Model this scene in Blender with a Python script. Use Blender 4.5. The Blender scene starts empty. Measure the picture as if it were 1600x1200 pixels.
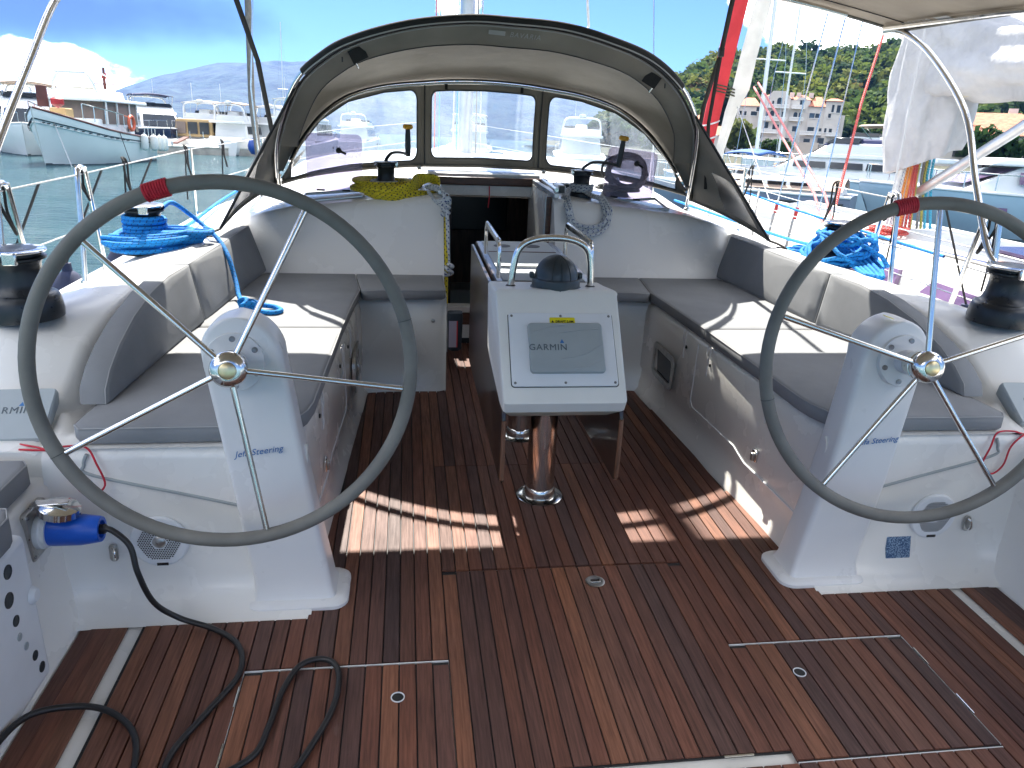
import bpy, bmesh, math, random
from mathutils import Vector, Matrix, noise
from math import sin, cos, pi, sqrt, atan2, radians as RD
rnd = random.Random(11)
S = bpy.context.scene
COL = S.collection
V = Vector

# ------------------------------------------------------------------ camera, sky, sun, exposure
# The boat is built in its own frame (X starboard, Y forward, Z up, cockpit sole at z=0); TILT sets it on the water, bow slightly up.
TILT = Matrix.Rotation(RD(2.2), 4, 'X') @ Matrix.Rotation(RD(-0.7), 4, 'Y')
WATER = -0.85
yaw, pitch, roll = RD(8.4023), RD(20.197), 0.045
f_ = V((sin(yaw) * cos(pitch), cos(yaw) * cos(pitch), -sin(pitch)))
r0 = V((cos(yaw), -sin(yaw), 0)); u0 = r0.cross(f_)
r_ = r0 * cos(roll) + u0 * sin(roll); u_ = u0 * cos(roll) - r0 * sin(roll)
cam = bpy.data.cameras.new('camera'); cam.sensor_width = 36; cam.lens = 36 * 1180 / 1600; cam.clip_start = 0.05; cam.clip_end = 20000
camo = bpy.data.objects.new('camera', cam); COL.objects.link(camo)
m = Matrix.Identity(4)
for i in range(3):
    m[i][0] = r_[i]; m[i][1] = u_[i]; m[i][2] = -f_[i]
m.translation = V((-0.5534, 0, 1.55))
camo.matrix_world = TILT @ m
S.camera = camo

SUN = (TILT.to_3x3() @ V((-0.08, 0.78, 1.0))).normalized()
w = bpy.data.worlds.new('World'); S.world = w; w.use_nodes = True
nt = w.node_tree; nt.nodes.clear()
def wn(t, **k):
    n = nt.nodes.new(t)
    for a, b in k.items(): setattr(n, a, b)
    return n
def wm(op, a, b=None, c=None):
    n = wn('ShaderNodeMath', operation=op)
    for i, x in enumerate((a, b, c)):
        if x is None: continue
        if isinstance(x, (int, float)): n.inputs[i].default_value = x
        else: nt.links.new(x, n.inputs[i])
    return n.outputs[0]
sky = wn('ShaderNodeTexSky', sky_type='NISHITA', sun_disc=False, sun_elevation=math.asin(SUN.z), sun_rotation=atan2(SUN.x, SUN.y),
         altitude=2500, air_density=1.0, dust_density=0.0, ozone_density=2.2)
bg1 = wn('ShaderNodeBackground'); bg1.inputs[1].default_value = 0.085
tn = wn('ShaderNodeMixRGB', blend_type='MULTIPLY'); tn.inputs[0].default_value = 1; tn.inputs[2].default_value = (.43, .54, .72, 1)
nt.links.new(sky.outputs[0], tn.inputs[1]); nt.links.new(tn.outputs[0], bg1.inputs[0])
tc = wn('ShaderNodeTexCoord'); sp = wn('ShaderNodeSeparateXYZ'); nt.links.new(tc.outputs['Generated'], sp.inputs[0])
az = wm('ARCTAN2', sp.outputs[0], sp.outputs[1]); el = wm('ARCSINE', sp.outputs[2])
def cloudnoise(sa, se, off, detail=7, rough=0.55):
    cb = wn('ShaderNodeCombineXYZ')
    nt.links.new(wm('MULTIPLY', az, sa), cb.inputs[0]); nt.links.new(wm('MULTIPLY', el, se), cb.inputs[1]); cb.inputs[2].default_value = off
    n = wn('ShaderNodeTexNoise'); n.inputs['Scale'].default_value = 1.0; n.inputs['Detail'].default_value = detail; n.inputs['Roughness'].default_value = rough
    nt.links.new(cb.outputs[0], n.inputs['Vector']); return n.outputs['Fac']
def blob(a0, e0, ra, re):
    da = wm('DIVIDE', wm('SUBTRACT', az, RD(a0)), RD(ra)); de = wm('DIVIDE', wm('SUBTRACT', el, RD(e0)), RD(re))
    return wm('SUBTRACT', 1.0, wm('ADD', wm('MULTIPLY', da, da), wm('MULTIPLY', de, de)))
def smooth(x, lo, hi):
    n = wn('ShaderNodeMapRange', interpolation_type='SMOOTHSTEP'); nt.links.new(x, n.inputs[0]); n.inputs[1].default_value = lo; n.inputs[2].default_value = hi
    return n.outputs[0]
nf = cloudnoise(16, 26, 3.1); nl = cloudnoise(5, 8, 8.3, 4)
# unseen clouds well above the view, thickened and brightened as fill light
white = smooth(cloudnoise(3.2, 5.5, 1.7, 8), 0.47, 0.60)
high = smooth(el, RD(11), RD(20))
white = wm('MULTIPLY', white, high)
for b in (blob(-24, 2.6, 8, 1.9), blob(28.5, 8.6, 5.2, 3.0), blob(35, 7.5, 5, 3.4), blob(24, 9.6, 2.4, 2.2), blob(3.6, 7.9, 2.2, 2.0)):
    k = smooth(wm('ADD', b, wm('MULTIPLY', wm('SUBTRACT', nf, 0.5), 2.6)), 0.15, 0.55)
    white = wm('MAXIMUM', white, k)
grey = smooth(wm('ADD', blob(-21, 6.2, 14, 2.7), wm('MULTIPLY', wm('SUBTRACT', nl, 0.5), 2.2)), 0.0, 1.1)
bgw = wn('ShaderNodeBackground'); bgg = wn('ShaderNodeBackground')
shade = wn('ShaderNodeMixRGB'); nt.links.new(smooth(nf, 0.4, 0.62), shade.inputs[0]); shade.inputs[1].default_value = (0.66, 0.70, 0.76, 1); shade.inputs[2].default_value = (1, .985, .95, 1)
nt.links.new(shade.outputs[0], bgw.inputs[0]); bgw.inputs[1].default_value = 2.1  # strength raised so the unseen upper clouds fill the shaded cockpit
bgg.inputs[0].default_value = (0.18, 0.27, 0.48, 1); bgg.inputs[1].default_value = 0.27
m1 = wn('ShaderNodeMixShader'); nt.links.new(wm('MULTIPLY', grey, 0.85), m1.inputs[0]); nt.links.new(bg1.outputs[0], m1.inputs[1]); nt.links.new(bgg.outputs[0], m1.inputs[2])
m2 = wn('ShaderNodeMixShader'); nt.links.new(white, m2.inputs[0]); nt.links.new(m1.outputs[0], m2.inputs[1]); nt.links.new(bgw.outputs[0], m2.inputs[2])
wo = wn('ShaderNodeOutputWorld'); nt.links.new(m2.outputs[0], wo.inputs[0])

sl = bpy.data.lights.new('sun', 'SUN'); sl.energy = 5.0; sl.angle = RD(0.53); sl.color = (1.0, 0.95, 0.86)
so = bpy.data.objects.new('sun', sl); COL.objects.link(so)
so.rotation_euler = SUN.to_track_quat('Z', 'Y').to_euler(); so.location = (0, 0, 60)
S.view_settings.view_transform = 'Standard'; S.view_settings.look = 'None'; S.view_settings.gamma = 1; S.view_settings.exposure = 1.6
S.view_settings.use_curve_mapping = False
S.render.engine = 'CYCLES'; S.cycles.use_denoising = True; S.cycles.max_bounces = 9; S.cycles.diffuse_bounces = 5; S.cycles.transparent_max_bounces = 16
S.cycles.caustics_reflective = False; S.cycles.caustics_refractive = False; S.cycles.sample_clamp_indirect = 6

# ------------------------------------------------------------------ materials
MATS = {}
def newmat(name):
    mt = bpy.data.materials.new(name); mt.use_nodes = True; t = mt.node_tree; t.nodes.clear()
    o = t.nodes.new('ShaderNodeOutputMaterial'); b = t.nodes.new('ShaderNodeBsdfPrincipled'); t.links.new(b.outputs[0], o.inputs[0])
    MATS[name] = mt
    return mt, t, b, o
def nd(t, typ, links=(), vals=(), **k):
    n = t.nodes.new(typ)
    for a, b in k.items(): setattr(n, a, b)
    for i, v in vals: n.inputs[i].default_value = v
    for i, s in links: t.links.new(s, n.inputs[i])
    return n
def c4(c): return (c[0], c[1], c[2], 1)
def coords(t, scale=(1, 1, 1), world=True):
    if world: src = nd(t, 'ShaderNodeNewGeometry').outputs['Position']
    else: src = nd(t, 'ShaderNodeTexCoord').outputs['Object']
    return nd(t, 'ShaderNodeMapping', [(0, src)], [(3, scale)]).outputs[0]
def noise_n(t, vec, scale, detail=4, rough=0.55):
    return nd(t, 'ShaderNodeTexNoise', [('Vector', vec)], [('Scale', scale), ('Detail', detail), ('Roughness', rough)]).outputs['Fac']
def ramp(t, fac, lo, hi):
    return nd(t, 'ShaderNodeMapRange', [(0, fac)], [(1, lo), (2, hi)]).outputs[0]
def mixc(t, fac, a, b, bt='MIX'):
    n = nd(t, 'ShaderNodeMixRGB', blend_type=bt)
    for i, x in enumerate((fac, a, b)):
        if isinstance(x, (int, float)): n.inputs[i].default_value = x
        elif isinstance(x, tuple): n.inputs[i].default_value = c4(x)
        else: t.links.new(x, n.inputs[i])
    return n.outputs[0]
def bump(t, b, h, strength, dist):
    n = nd(t, 'ShaderNodeBump', [('Height', h)], [('Strength', strength), ('Distance', dist)]); t.links.new(n.outputs[0], b.inputs['Normal'])
def P(name, col, rough=0.5, metal=0.0, var=0.12, vs=6.0, bs=0, bstr=0.3, bd=0.002, coat=0.0, spec=0.5, rvar=0.0, world=True, sc=(1, 1, 1)):
    mt, t, b, o = newmat(name)
    vec = coords(t, sc, world)
    n1 = noise_n(t, vec, vs, 5)
    lo = tuple(max(0, x * (1 - var * 1.6)) for x in col); hi = tuple(min(1, x * (1 + var)) for x in col)
    t.links.new(mixc(t, ramp(t, n1, 0.3, 0.72), lo, hi), b.inputs['Base Color'])
    b.inputs['Metallic'].default_value = metal
    b.inputs['Specular IOR Level'].default_value = spec
    if rvar: t.links.new(nd(t, 'ShaderNodeMapRange', [(0, noise_n(t, vec, vs * 3, 4))], [(1, .3), (2, .7), (3, max(0.02, rough - rvar)), (4, rough + rvar)]).outputs[0], b.inputs['Roughness'])
    else: b.inputs['Roughness'].default_value = rough
    if coat: b.inputs['Coat Weight'].default_value = coat; b.inputs['Coat Roughness'].default_value = 0.08
    if bs: bump(t, b, noise_n(t, vec, bs, 3), bstr, bd)
    return mt
P('gelcoat', (.80, .785, .745), .26, var=.018, vs=1.2, rvar=.05, spec=.5)
P('gelcoat_cream', (.72, .69, .60), .35, var=.04, vs=3)
P('console', (.80, .80, .76), .35, var=.03, vs=4)
P('nonskid', (.70, .70, .67), .6, var=.05, vs=4, bs=420, bstr=.5)
P('pedestal', (.78, .78, .775), .3, var=.012, vs=2, rvar=.03)
P('white_plastic', (.76, .78, .80), .42, var=.03, vs=8)
P('grey_plastic', (.35, .39, .40), .5, var=.05, vs=7)
P('grey_plastic_light', (.36, .40, .415), .5, var=.04, vs=7)
P('logo_grey', (.10, .13, .15), .5, var=.02)
P('logo_blue', (.03, .16, .42), .4, var=.02)
P('dark_plastic', (.022, .028, .032), .45, var=.2, vs=12, rvar=.1)
P('compass', (.03, .042, .05), .38, var=.15, vs=20, rvar=.08)
P('winch_black', (.016, .02, .025), .33, var=.2, vs=9, rvar=.1)
P('steel', (.74, .73, .70), .16, 1.0, var=.05, vs=9, rvar=.07)
P('steel_dull', (.50, .49, .47), .34, 1.0, var=.15, vs=20, rvar=.1)
P('alloy', (.60, .61, .61), .38, .85, var=.08, vs=10)
P('screw', (.28, .28, .28), .35, 1.0, var=.1)
P('gold', (.75, .62, .36), .3, 1.0, var=.08, vs=60)
P('leather', (.185, .18, .16), .62, var=.14, vs=9, bs=500, bstr=.4, bd=.001)
P('red_cord', (.55, .018, .04), .6, var=.15, vs=60)
P('cushion', (.250, .258, .268), .85, var=.07, vs=5, bs=900, bstr=.5, bd=.001, spec=.25)
P('piping', (.37, .37, .37), .8, var=.05)
P('yellow', (.72, .36, .012), .4, var=.08, vs=20)
P('yellow_sticker', (.72, .62, .01), .4, var=.05)
P('black', (.012, .012, .012), .5, var=.1)
P('black_rubber', (.016, .016, .017), .42, var=.2, vs=14)
P('black_web', (.012, .013, .014), .8, var=.2, vs=40, bs=500, bstr=.5)
P('grey_web', (.12, .12, .11), .7, var=.2, vs=40, bs=500, bstr=.5)
P('blue_plug', (.008, .10, .55), .35, var=.08, vs=10)
P('fender_navy', (.012, .02, .06), .7, var=.25, vs=15, bs=200)
P('white_paint', (.78, .78, .76), .4, var=.05, vs=2)
P('dark_wood', (.19, .095, .058), .45, var=.35, vs=5, sc=(8, 8, 1))
P('leaf_wood', (.026, .013, .010), .3, var=.35, vs=5, sc=(14, 2, 14), coat=.3)
P('trim_wood', (.10, .042, .024), .35, var=.3, vs=4, sc=(2, 14, 14))
P('interior_dark', (.02, .016, .013), .6, var=.2)
P('screen_dark', (.006, .009, .012), .25, var=.1)
P('beige_lip', (.56, .52, .42), .5, var=.03)
P('lace', (.72, .72, .72), .7, var=.05)
P('caulk', (.012, .012, .013), .6, var=.2)
P('pouch_navy', (.012, .02, .03), .7, var=.2, vs=30)
P('pouch_label', (.32, .29, .36), .5, var=.06)
P('red_plain', (.5, .03, .03), .5, var=.05)

def teak(name, a, b, rgh):
    mt, t, bs, o = newmat(name)
    inf = nd(t, 'ShaderNodeObjectInfo')
    off = nd(t, 'ShaderNodeVectorMath', [(0, nd(t, 'ShaderNodeNewGeometry').outputs['Position']), (1, nd(t, 'ShaderNodeCombineXYZ', [(0, inf.outputs['Random']), (1, nd(t, 'ShaderNodeMath', [(0, inf.outputs['Random'])], [(1, 37.0)], operation='MULTIPLY').outputs[0])]).outputs[0])]).outputs[0]
    vec = nd(t, 'ShaderNodeMapping', [(0, off)], [(3, (60, 1.6, 60))]).outputs[0]
    g = noise_n(t, vec, 2.2, 7, .65)
    fine = noise_n(t, nd(t, 'ShaderNodeMapping', [(0, off)], [(3, (260, 9, 260))]).outputs[0], 2.0, 3, .6)
    big = noise_n(t, nd(t, 'ShaderNodeMapping', [(0, off)], [(3, (3, 1.2, 3))]).outputs[0], 1.4, 4)
    base = nd(t, 'ShaderNodeValToRGB', [(0, inf.outputs['Random'])])
    e = base.color_ramp.elements; cols = [(0, a[0]), (.22, a[1]), (.45, a[2]), (.62, a[3]), (.8, a[4]), (1, a[5])]
    e[0].position = 0; e[0].color = c4(cols[0][1]); e[1].position = 1; e[1].color = c4(cols[5][1])
    for p_, c_ in cols[1:5]:
        q = e.new(p_); q.color = c4(c_)
    c = mixc(t, ramp(t, g, .28, .72), (.52, .50, .50), (1.35, 1.3, 1.25)); c = mixc(t, 1.0, base.outputs[0], c, 'MULTIPLY')
    c = mixc(t, ramp(t, big, .35, .75), c, mixc(t, 1.0, c, (.62, .66, .76), 'MULTIPLY'))
    # pale dried salt blooms, with their own ragged outline
    bl = ramp(t, noise_n(t, nd(t, 'ShaderNodeMapping', [(0, nd(t, 'ShaderNodeNewGeometry').outputs['Position'])], [(3, (9, 3, 9))]).outputs[0], 1.3, 8, .7), .66, .82)
    c = mixc(t, nd(t, 'ShaderNodeMath', [(0, bl)], [(1, .35)], operation='MULTIPLY').outputs[0], c, (.30, .24, .21))
    t.links.new(c, bs.inputs['Base Color'])
    t.links.new(nd(t, 'ShaderNodeMapRange', [(0, g)], [(1, .3), (2, .7), (3, rgh + .1), (4, rgh - .08)]).outputs[0], bs.inputs['Roughness'])
    bs.inputs['Specular IOR Level'].default_value = .35
    bump(t, bs, fine, .35, .0015)
    return mt
teak('teak', [(.124, .055, .038), (.20, .079, .048), (.096, .053, .045), (.152, .067, .047), (.25, .106, .059), (.127, .064, .053)], None, .56)

def canvas(name, col, tr, wr=.12):
    mt, t, b, o = newmat(name)
    vec = coords(t, (1, 1, 1), False)
    c = mixc(t, ramp(t, noise_n(t, vec, 3.0, 6), .3, .7), tuple(x * .82 for x in col), tuple(x * 1.12 for x in col))
    t.links.new(c, b.inputs['Base Color']); b.inputs['Roughness'].default_value = .75; b.inputs['Specular IOR Level'].default_value = .3
    h = nd(t, 'ShaderNodeMath', [(0, noise_n(t, vec, 5, 3)), (1, nd(t, 'ShaderNodeMath', [(0, noise_n(t, vec, 700, 2))], [(1, .03)], operation='MULTIPLY').outputs[0])], operation='ADD').outputs[0]
    bump(t, b, h, wr, .06)
    tl = nd(t, 'ShaderNodeBsdfTranslucent', [(0, c)]); mx = nd(t, 'ShaderNodeMixShader', [(1, b.outputs[0]), (2, tl.outputs[0])], [(0, tr)])
    t.links.new(mx.outputs[0], o.inputs[0]); return mt
canvas('hood_canvas', (.25, .228, .195), .05, .16)
canvas('bimini_canvas', (.36, .325, .28), .38, .06)
canvas('sail_cover', (.56, .56, .57), .16, .9)
canvas('sail_white', (.75, .73, .68), .25, .2)
canvas('sail_red', (.62, .05, .06), .22, .2)

def clear_sheet(name, tint, haze, hazecol, nscale, rough):
    mt, t, b, o = newmat(name); t.nodes.remove(b)
    vec = coords(t, (1, 1, 1), False)
    fac = nd(t, 'ShaderNodeMapRange', [(0, noise_n(t, vec, nscale, 8, .72))], [(1, .30), (2, .75), (3, haze[0]), (4, haze[1])]).outputs[0]
    tr = nd(t, 'ShaderNodeBsdfTransparent', vals=[(0, c4(tint))]); df = nd(t, 'ShaderNodeBsdfTranslucent', vals=[(0, c4(hazecol))]); d2 = nd(t, 'ShaderNodeBsdfDiffuse', vals=[(0, c4(hazecol))])
    hz = nd(t, 'ShaderNodeMixShader', [(1, df.outputs[0]), (2, d2.outputs[0])], [(0, .4)])
    m_ = nd(t, 'ShaderNodeMixShader', [(0, fac), (1, tr.outputs[0]), (2, hz.outputs[0])])
    gl = nd(t, 'ShaderNodeBsdfGlossy', vals=[(1, rough)])
    nb = nd(t, 'ShaderNodeBump', [('Height', noise_n(t, vec, 6, 4))], [('Strength', .4), ('Distance', .05)]); t.links.new(nb.outputs[0], gl.inputs['Normal'])
    m2_ = nd(t, 'ShaderNodeMixShader', [(0, nd(t, 'ShaderNodeFresnel', vals=[(0, 1.25)]).outputs[0]), (1, m_.outputs[0]), (2, gl.outputs[0])])
    t.links.new(m2_.outputs[0], o.inputs[0]); return mt
clear_sheet('vinyl', (.88, .93, .97), (.04, .42), (.62, .70, .80), 3.2, .12)
clear_sheet('acrylic', (.74, .70, .79), (.03, .20), (.5, .48, .58), 9, .03)
clear_sheet('vinyl_dark', (.05, .06, .06), (.0, .1), (.1, .1, .1), 6, .1)

def rope(name, base, fleck, thr, freq=38.0):
    mt, t, b, o = newmat(name)
    uv = nd(t, 'ShaderNodeUVMap'); sp_ = nd(t, 'ShaderNodeSeparateXYZ', [(0, uv.outputs[0])])
    def mth(op, a, c=None):
        n = nd(t, 'ShaderNodeMath', operation=op)
        for i, x in enumerate((a, c)):
            if x is None: continue
            if isinstance(x, (int, float)): n.inputs[i].default_value = x
            else: t.links.new(x, n.inputs[i])
        return n.outputs[0]
    a1 = mth('ADD', mth('MULTIPLY', sp_.outputs[1], freq), mth('MULTIPLY', sp_.outputs[0], 2.0)); a2 = mth('SUBTRACT', mth('MULTIPLY', sp_.outputs[1], freq), mth('MULTIPLY', sp_.outputs[0], 3.0))
    f1 = mth('LESS_THAN', mth('FRACT', a1), thr); f2 = mth('LESS_THAN', mth('FRACT', a2), .5)
    fl = mth('MULTIPLY', f1, f2)
    vec = coords(t, (1, 1, 1))
    c = mixc(t, ramp(t, noise_n(t, vec, 30, 4), .3, .7), tuple(x * .78 for x in base), tuple(min(1, x * 1.15) for x in base))
    t.links.new(mixc(t, fl, c, fleck), b.inputs['Base Color']); b.inputs['Roughness'].default_value = .7; b.inputs['Specular IOR Level'].default_value = .3
    h = mth('ADD', mth('SINE', mth('MULTIPLY', a1, 25.0)), mth('SINE', mth('MULTIPLY', a2, 25.0)))
    bump(t, b, h, .5, .001)
rope('rope_blue', (.010, .24, .66), (.008, .03, .12), .16)
rope('rope_yellow', (.70, .56, .03), (.05, .05, .03), .30, 30)
rope('rope_white', (.62, .64, .64), (.02, .05, .18), .28, 30)
rope('rope_plain', (.66, .66, .64), (.5, .5, .5), .1)
rope('rope_pink', (.72, .28, .27), (.6, .2, .2), .2)
rope('rope_red', (.55, .05, .04), (.75, .7, .65), .2)
rope('rope_orange', (.68, .20, .05), (.8, .7, .2), .25)
rope('rope_olive', (.45, .40, .10), (.1, .1, .05), .25)
rope('rope_grey', (.22, .21, .20), (.1, .1, .1), .3)
rope('rope_black', (.015, .015, .016), (.03, .03, .03), .3)
rope('rope_cyan', (.05, .38, .55), (.6, .7, .7), .15)

# ------------------------------------------------------------------ mesh helpers
BOAT = []          # top-level things carried by the boat frame
class MB:
    def __init__(s): s.v = []; s.f = []; s.uv = None; s.M = None
    def add(s, vs, fs):
        o = len(s.v)
        s.v += [(s.M @ V(p)) if s.M else V(p) for p in vs]
        s.f += [tuple(i + o for i in q) for q in fs]
        return o
    def box(s, c, d, M=None):
        x, y, z = (k / 2 for k in d); c = V(c)
        ps = [V((a * x, b * y, e * z)) for a in (-1, 1) for b in (-1, 1) for e in (-1, 1)]
        if M: ps = [M @ p for p in ps]
        s.add([c + p for p in ps], [(0, 1, 3, 2), (4, 6, 7, 5), (0, 4, 5, 1), (2, 3, 7, 6), (0, 2, 6, 4), (1, 5, 7, 3)]); return s
    def hexa(s, b, t):   # bottom quad, top quad (ccw from above)
        s.add(list(b) + list(t), [(3, 2, 1, 0), (4, 5, 6, 7), (0, 1, 5, 4), (1, 2, 6, 5), (2, 3, 7, 6), (3, 0, 4, 7)]); return s
    def loft(s, rings, closed=True, cap=True, loop=False):
        n = len(rings[0]); vs = [p for r in rings for p in r]; fs = []
        m_ = len(rings)
        for i in range(m_ if loop else m_ - 1):
            a = i * n; b = ((i + 1) % m_) * n
            for j in range(n if closed else n - 1):
                k = (j + 1) % n; fs.append((a + j, a + k, b + k, b + j))
        if cap and not loop and closed: fs.append(tuple(range(n))[::-1]); fs.append(tuple(range((m_ - 1) * n, m_ * n)))
        s.add(vs, fs); return s
    def prism(s, poly, a, b):  # poly: 2D -> mapped by functions a(p), b(p) to 3D ends
        s.loft([[a(p) for p in poly], [b(p) for p in poly]]); return s
    def lathe(s, prof, seg=24, c=(0, 0, 0), axis='Z', M=None):
        rings = []
        for (r, z) in prof:
            ring = []
            for k in range(seg):
                t = 2 * pi * k / seg; p = V((r * cos(t), r * sin(t), z))
                if M: p = M @ p
                ring.append(V(c) + p)
            rings.append(ring)
        s.loft(rings); return s
    def tube(s, path, r, seg=8, closed=False, uv=False, flat=None):
        path = [V(p) for p in path]; n = len(path)
        if n < 2: return s
        rings = []; t0 = None; nrm = None
        L = [0.0]
        for i in range(1, n): L.append(L[-1] + (path[i] - path[i - 1]).length)
        for i in range(n):
            a = path[(i - 1) % n] if (closed or i > 0) else path[i]; b = path[(i + 1) % n] if (closed or i < n - 1) else path[i]
            t = b - a
            if t.length < 1e-9: t = V((0, 0, 1))
            t.normalize()
            if nrm is None:
                up = V((0, 0, 1)) if abs(t.z) < .9 else V((1, 0, 0)); nrm = (up - t * up.dot(t)).normalized()
            else:
                nrm = nrm - t * nrm.dot(t)
                nrm = nrm.normalized() if nrm.length > 1e-6 else t.orthogonal().normalized()
            bn = t.cross(nrm); rr = r[i] if isinstance(r, (list, tuple)) else r
            ra, rb = (rr, rr) if flat is None else (rr, rr * flat)
            rings.append([path[i] + nrm * (rb * cos(2 * pi * k / seg)) + bn * (ra * sin(2 * pi * k / seg)) for k in range(seg)])
        if uv:
            if s.uv is None: s.uv = []
            for i in range(n - (0 if closed else 1)):
                v0 = L[i]; v1 = L[i + 1] if i + 1 < n else L[i] + (path[0] - path[i]).length
                for j in range(seg): s.uv += [(j / seg, v0), ((j + 1) / seg, v0), ((j + 1) / seg, v1), (j / seg, v1)]
            if not closed: s.uv += [(0, 0)] * (2 * seg)
        s.loft(rings, True, True, closed); return s
    def grid(s, fn, nu, nv):
        s.add([fn(i / nu, j / nv) for j in range(nv + 1) for i in range(nu + 1)],
              [(j * (nu + 1) + i, j * (nu + 1) + i + 1, (j + 1) * (nu + 1) + i + 1, (j + 1) * (nu + 1) + i) for j in range(nv) for i in range(nu)]); return s
    def mesh(s, name, off=V((0, 0, 0))):
        me = bpy.data.meshes.new(name); me.from_pydata([tuple(p - off) for p in s.v], [], s.f)
        if s.uv and len(s.uv) == len(me.loops):
            u = me.uv_layers.new(name='UVMap'); u.data.foreach_set('uv', [c for q in s.uv for c in q])
        return me
    def build(s, name, mat, parent=None, smooth=40, bevel=0, solid=0, sub=0, seg=2, fix=True, label=None, cat=None, group=None, kind=None, boat=True, base=None):
        root = V(parent['_o']) if parent and '_o' in parent else V((0, 0, 0))
        if parent is None:
            if base is None:
                lo = V([min(p[i] for p in s.v) for i in range(3)]); hi = V([max(p[i] for p in s.v) for i in range(3)]); base = V(((lo.x + hi.x) / 2, (lo.y + hi.y) / 2, lo.z))
            root = V(base)
        me = s.mesh(name, root); me.materials.append(MATS[mat] if isinstance(mat, str) else mat)
        if fix:
            bm = bmesh.new(); bm.from_mesh(me); bmesh.ops.recalc_face_normals(bm, faces=bm.faces); bm.to_mesh(me); bm.free()
        o = bpy.data.objects.new(name, me); COL.objects.link(o)
        if smooth:
            me.polygons.foreach_set('use_smooth', [True] * len(me.polygons)); me.set_sharp_from_angle(angle=RD(smooth))
        if solid: md = o.modifiers.new('solid', 'SOLIDIFY'); md.thickness = solid; md.offset = 0
        if bevel: md = o.modifiers.new('bevel', 'BEVEL'); md.width = bevel; md.segments = seg; md.limit_method = 'ANGLE'; md.angle_limit = RD(35)
        if sub: md = o.modifiers.new('sub', 'SUBSURF'); md.levels = sub; md.render_levels = sub
        if parent: o.parent = parent; o['_o'] = tuple(root)
        else:
            o.location = root; o['_o'] = tuple(root)
            if boat: BOAT.append(o)
        tag(o, label, cat, group, kind)
        return o
def tag(o, label=None, cat=None, group=None, kind=None):
    for k, v in (('label', label), ('category', cat), ('group', group), ('kind', kind)):
        if v: o[k] = v
def thing(name, base, label, cat, group=None, boat=True, kind=None):
    o = bpy.data.objects.new(name, None); COL.objects.link(o); o.location = base; o['_o'] = tuple(base); o.empty_display_size = .1
    tag(o, label, cat, group, kind)
    if boat: BOAT.append(o)
    return o
def lerp(a, b, t): return a + (b - a) * t
def tab(xs, ys, x):
    if x <= xs[0]: return ys[0]
    for i in range(1, len(xs)):
        if x <= xs[i]: return lerp(ys[i - 1], ys[i], (x - xs[i - 1]) / (xs[i] - xs[i - 1]))
    return ys[-1]
def frame(o, x, y):       # matrix from origin, x axis and approximate y axis
    x = V(x).normalized(); y = V(y); y = (y - x * y.dot(x)).normalized(); z = x.cross(y)
    M = Matrix.Identity(4)
    for i in range(3): M[i][0] = x[i]; M[i][1] = y[i]; M[i][2] = z[i]
    M.translation = V(o); return M
def rrect(w_, h_, r, n=5):
    pts = []
    for cx, cy, a0 in ((w_ / 2 - r, h_ / 2 - r, 0), (-w_ / 2 + r, h_ / 2 - r, 90), (-w_ / 2 + r, -h_ / 2 + r, 180), (w_ / 2 - r, -h_ / 2 + r, 270)):
        for k in range(n + 1): a = RD(a0 + 90 * k / n); pts.append((cx + r * cos(a), cy + r * sin(a)))
    return pts
def spline(pts, n=6, closed=False):
    pts = [V(p) for p in pts]; N = len(pts); out = []
    for i in range(N if closed else N - 1):
        g = lambda k: pts[k % N] if closed else pts[min(max(k, 0), N - 1)]
        p0, p1, p2, p3 = g(i - 1), g(i), g(i + 1), g(i + 2)
        for k in range(n):
            t = k / n; out.append(.5 * ((2 * p1) + (p2 - p0) * t + (2 * p0 - 5 * p1 + 4 * p2 - p3) * t * t + (3 * p1 - p0 - 3 * p2 + p3) * t ** 3))
    if not closed: out.append(pts[-1])
    return out
def text_mb(txt, size, M, extrude=.0006, shear=0.0, space=1.0, bold=0.0):
    cu = bpy.data.curves.new('lettering', 'FONT'); cu.body = txt; cu.size = size; cu.align_x = 'CENTER'; cu.align_y = 'CENTER'; cu.extrude = extrude; cu.shear = shear; cu.space_character = space; cu.offset = bold; cu.resolution_u = 3
    o = bpy.data.objects.new('lettering', cu); me = bpy.data.meshes.new_from_object(o)
    mb = MB(); mb.add([M @ v.co for v in me.vertices], [tuple(p.vertices) for p in me.polygons])
    bpy.data.objects.remove(o); bpy.data.meshes.remove(me); bpy.data.curves.remove(cu)
    return mb
# ------------------------------------------------------------------ cockpit sole: base, caulking, teak planks
PIT = .0485
def xf(y): return tab([2.2, 2.5, 4.06, 6], [.862, .855, .775, .70], y)
floor = MB().box((0, 2.6, -.024), (3.2, 5.0, .024)).build('cockpit_floor', 'gelcoat', kind='structure', base=(0, 2.6, -.036))
ck = MB()
def sheet(x0, x1, y0, y1, z=-.009): ck.add([(x0, y0, z), (x1, y0, z), (x1, y1, z), (x0, y1, z)], [(0, 1, 2, 3)])
sheet(-.862, .862, 2.282, 5.0); sheet(-1.368, -.4345, 1.826, 2.2818); sheet(.4345, 1.368, 1.826, 2.2818)
for s in (-1, 1):
    a, b = sorted((s * 1.025, s * 1.368)); sheet(a, b, .3, 1.8258)
    a, b = sorted((s * 1.409, s * 1.54)); sheet(a, b, .3, 2.07)
sheet(-1.0248, 1.0248, .3, 1.365)
ck.build('caulking', 'caulk', floor, smooth=0, fix=False)
pm = MB(); hw = .0222; th = .0085; c_ = .0013
prof = [(-hw, -th), (hw, -th), (hw, -c_), (hw - c_, 0), (-hw + c_, 0), (-hw, -c_)]
pm.loft([[(x, -.5, z) for x, z in prof], [(x, .5, z) for x, z in prof]])
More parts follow.
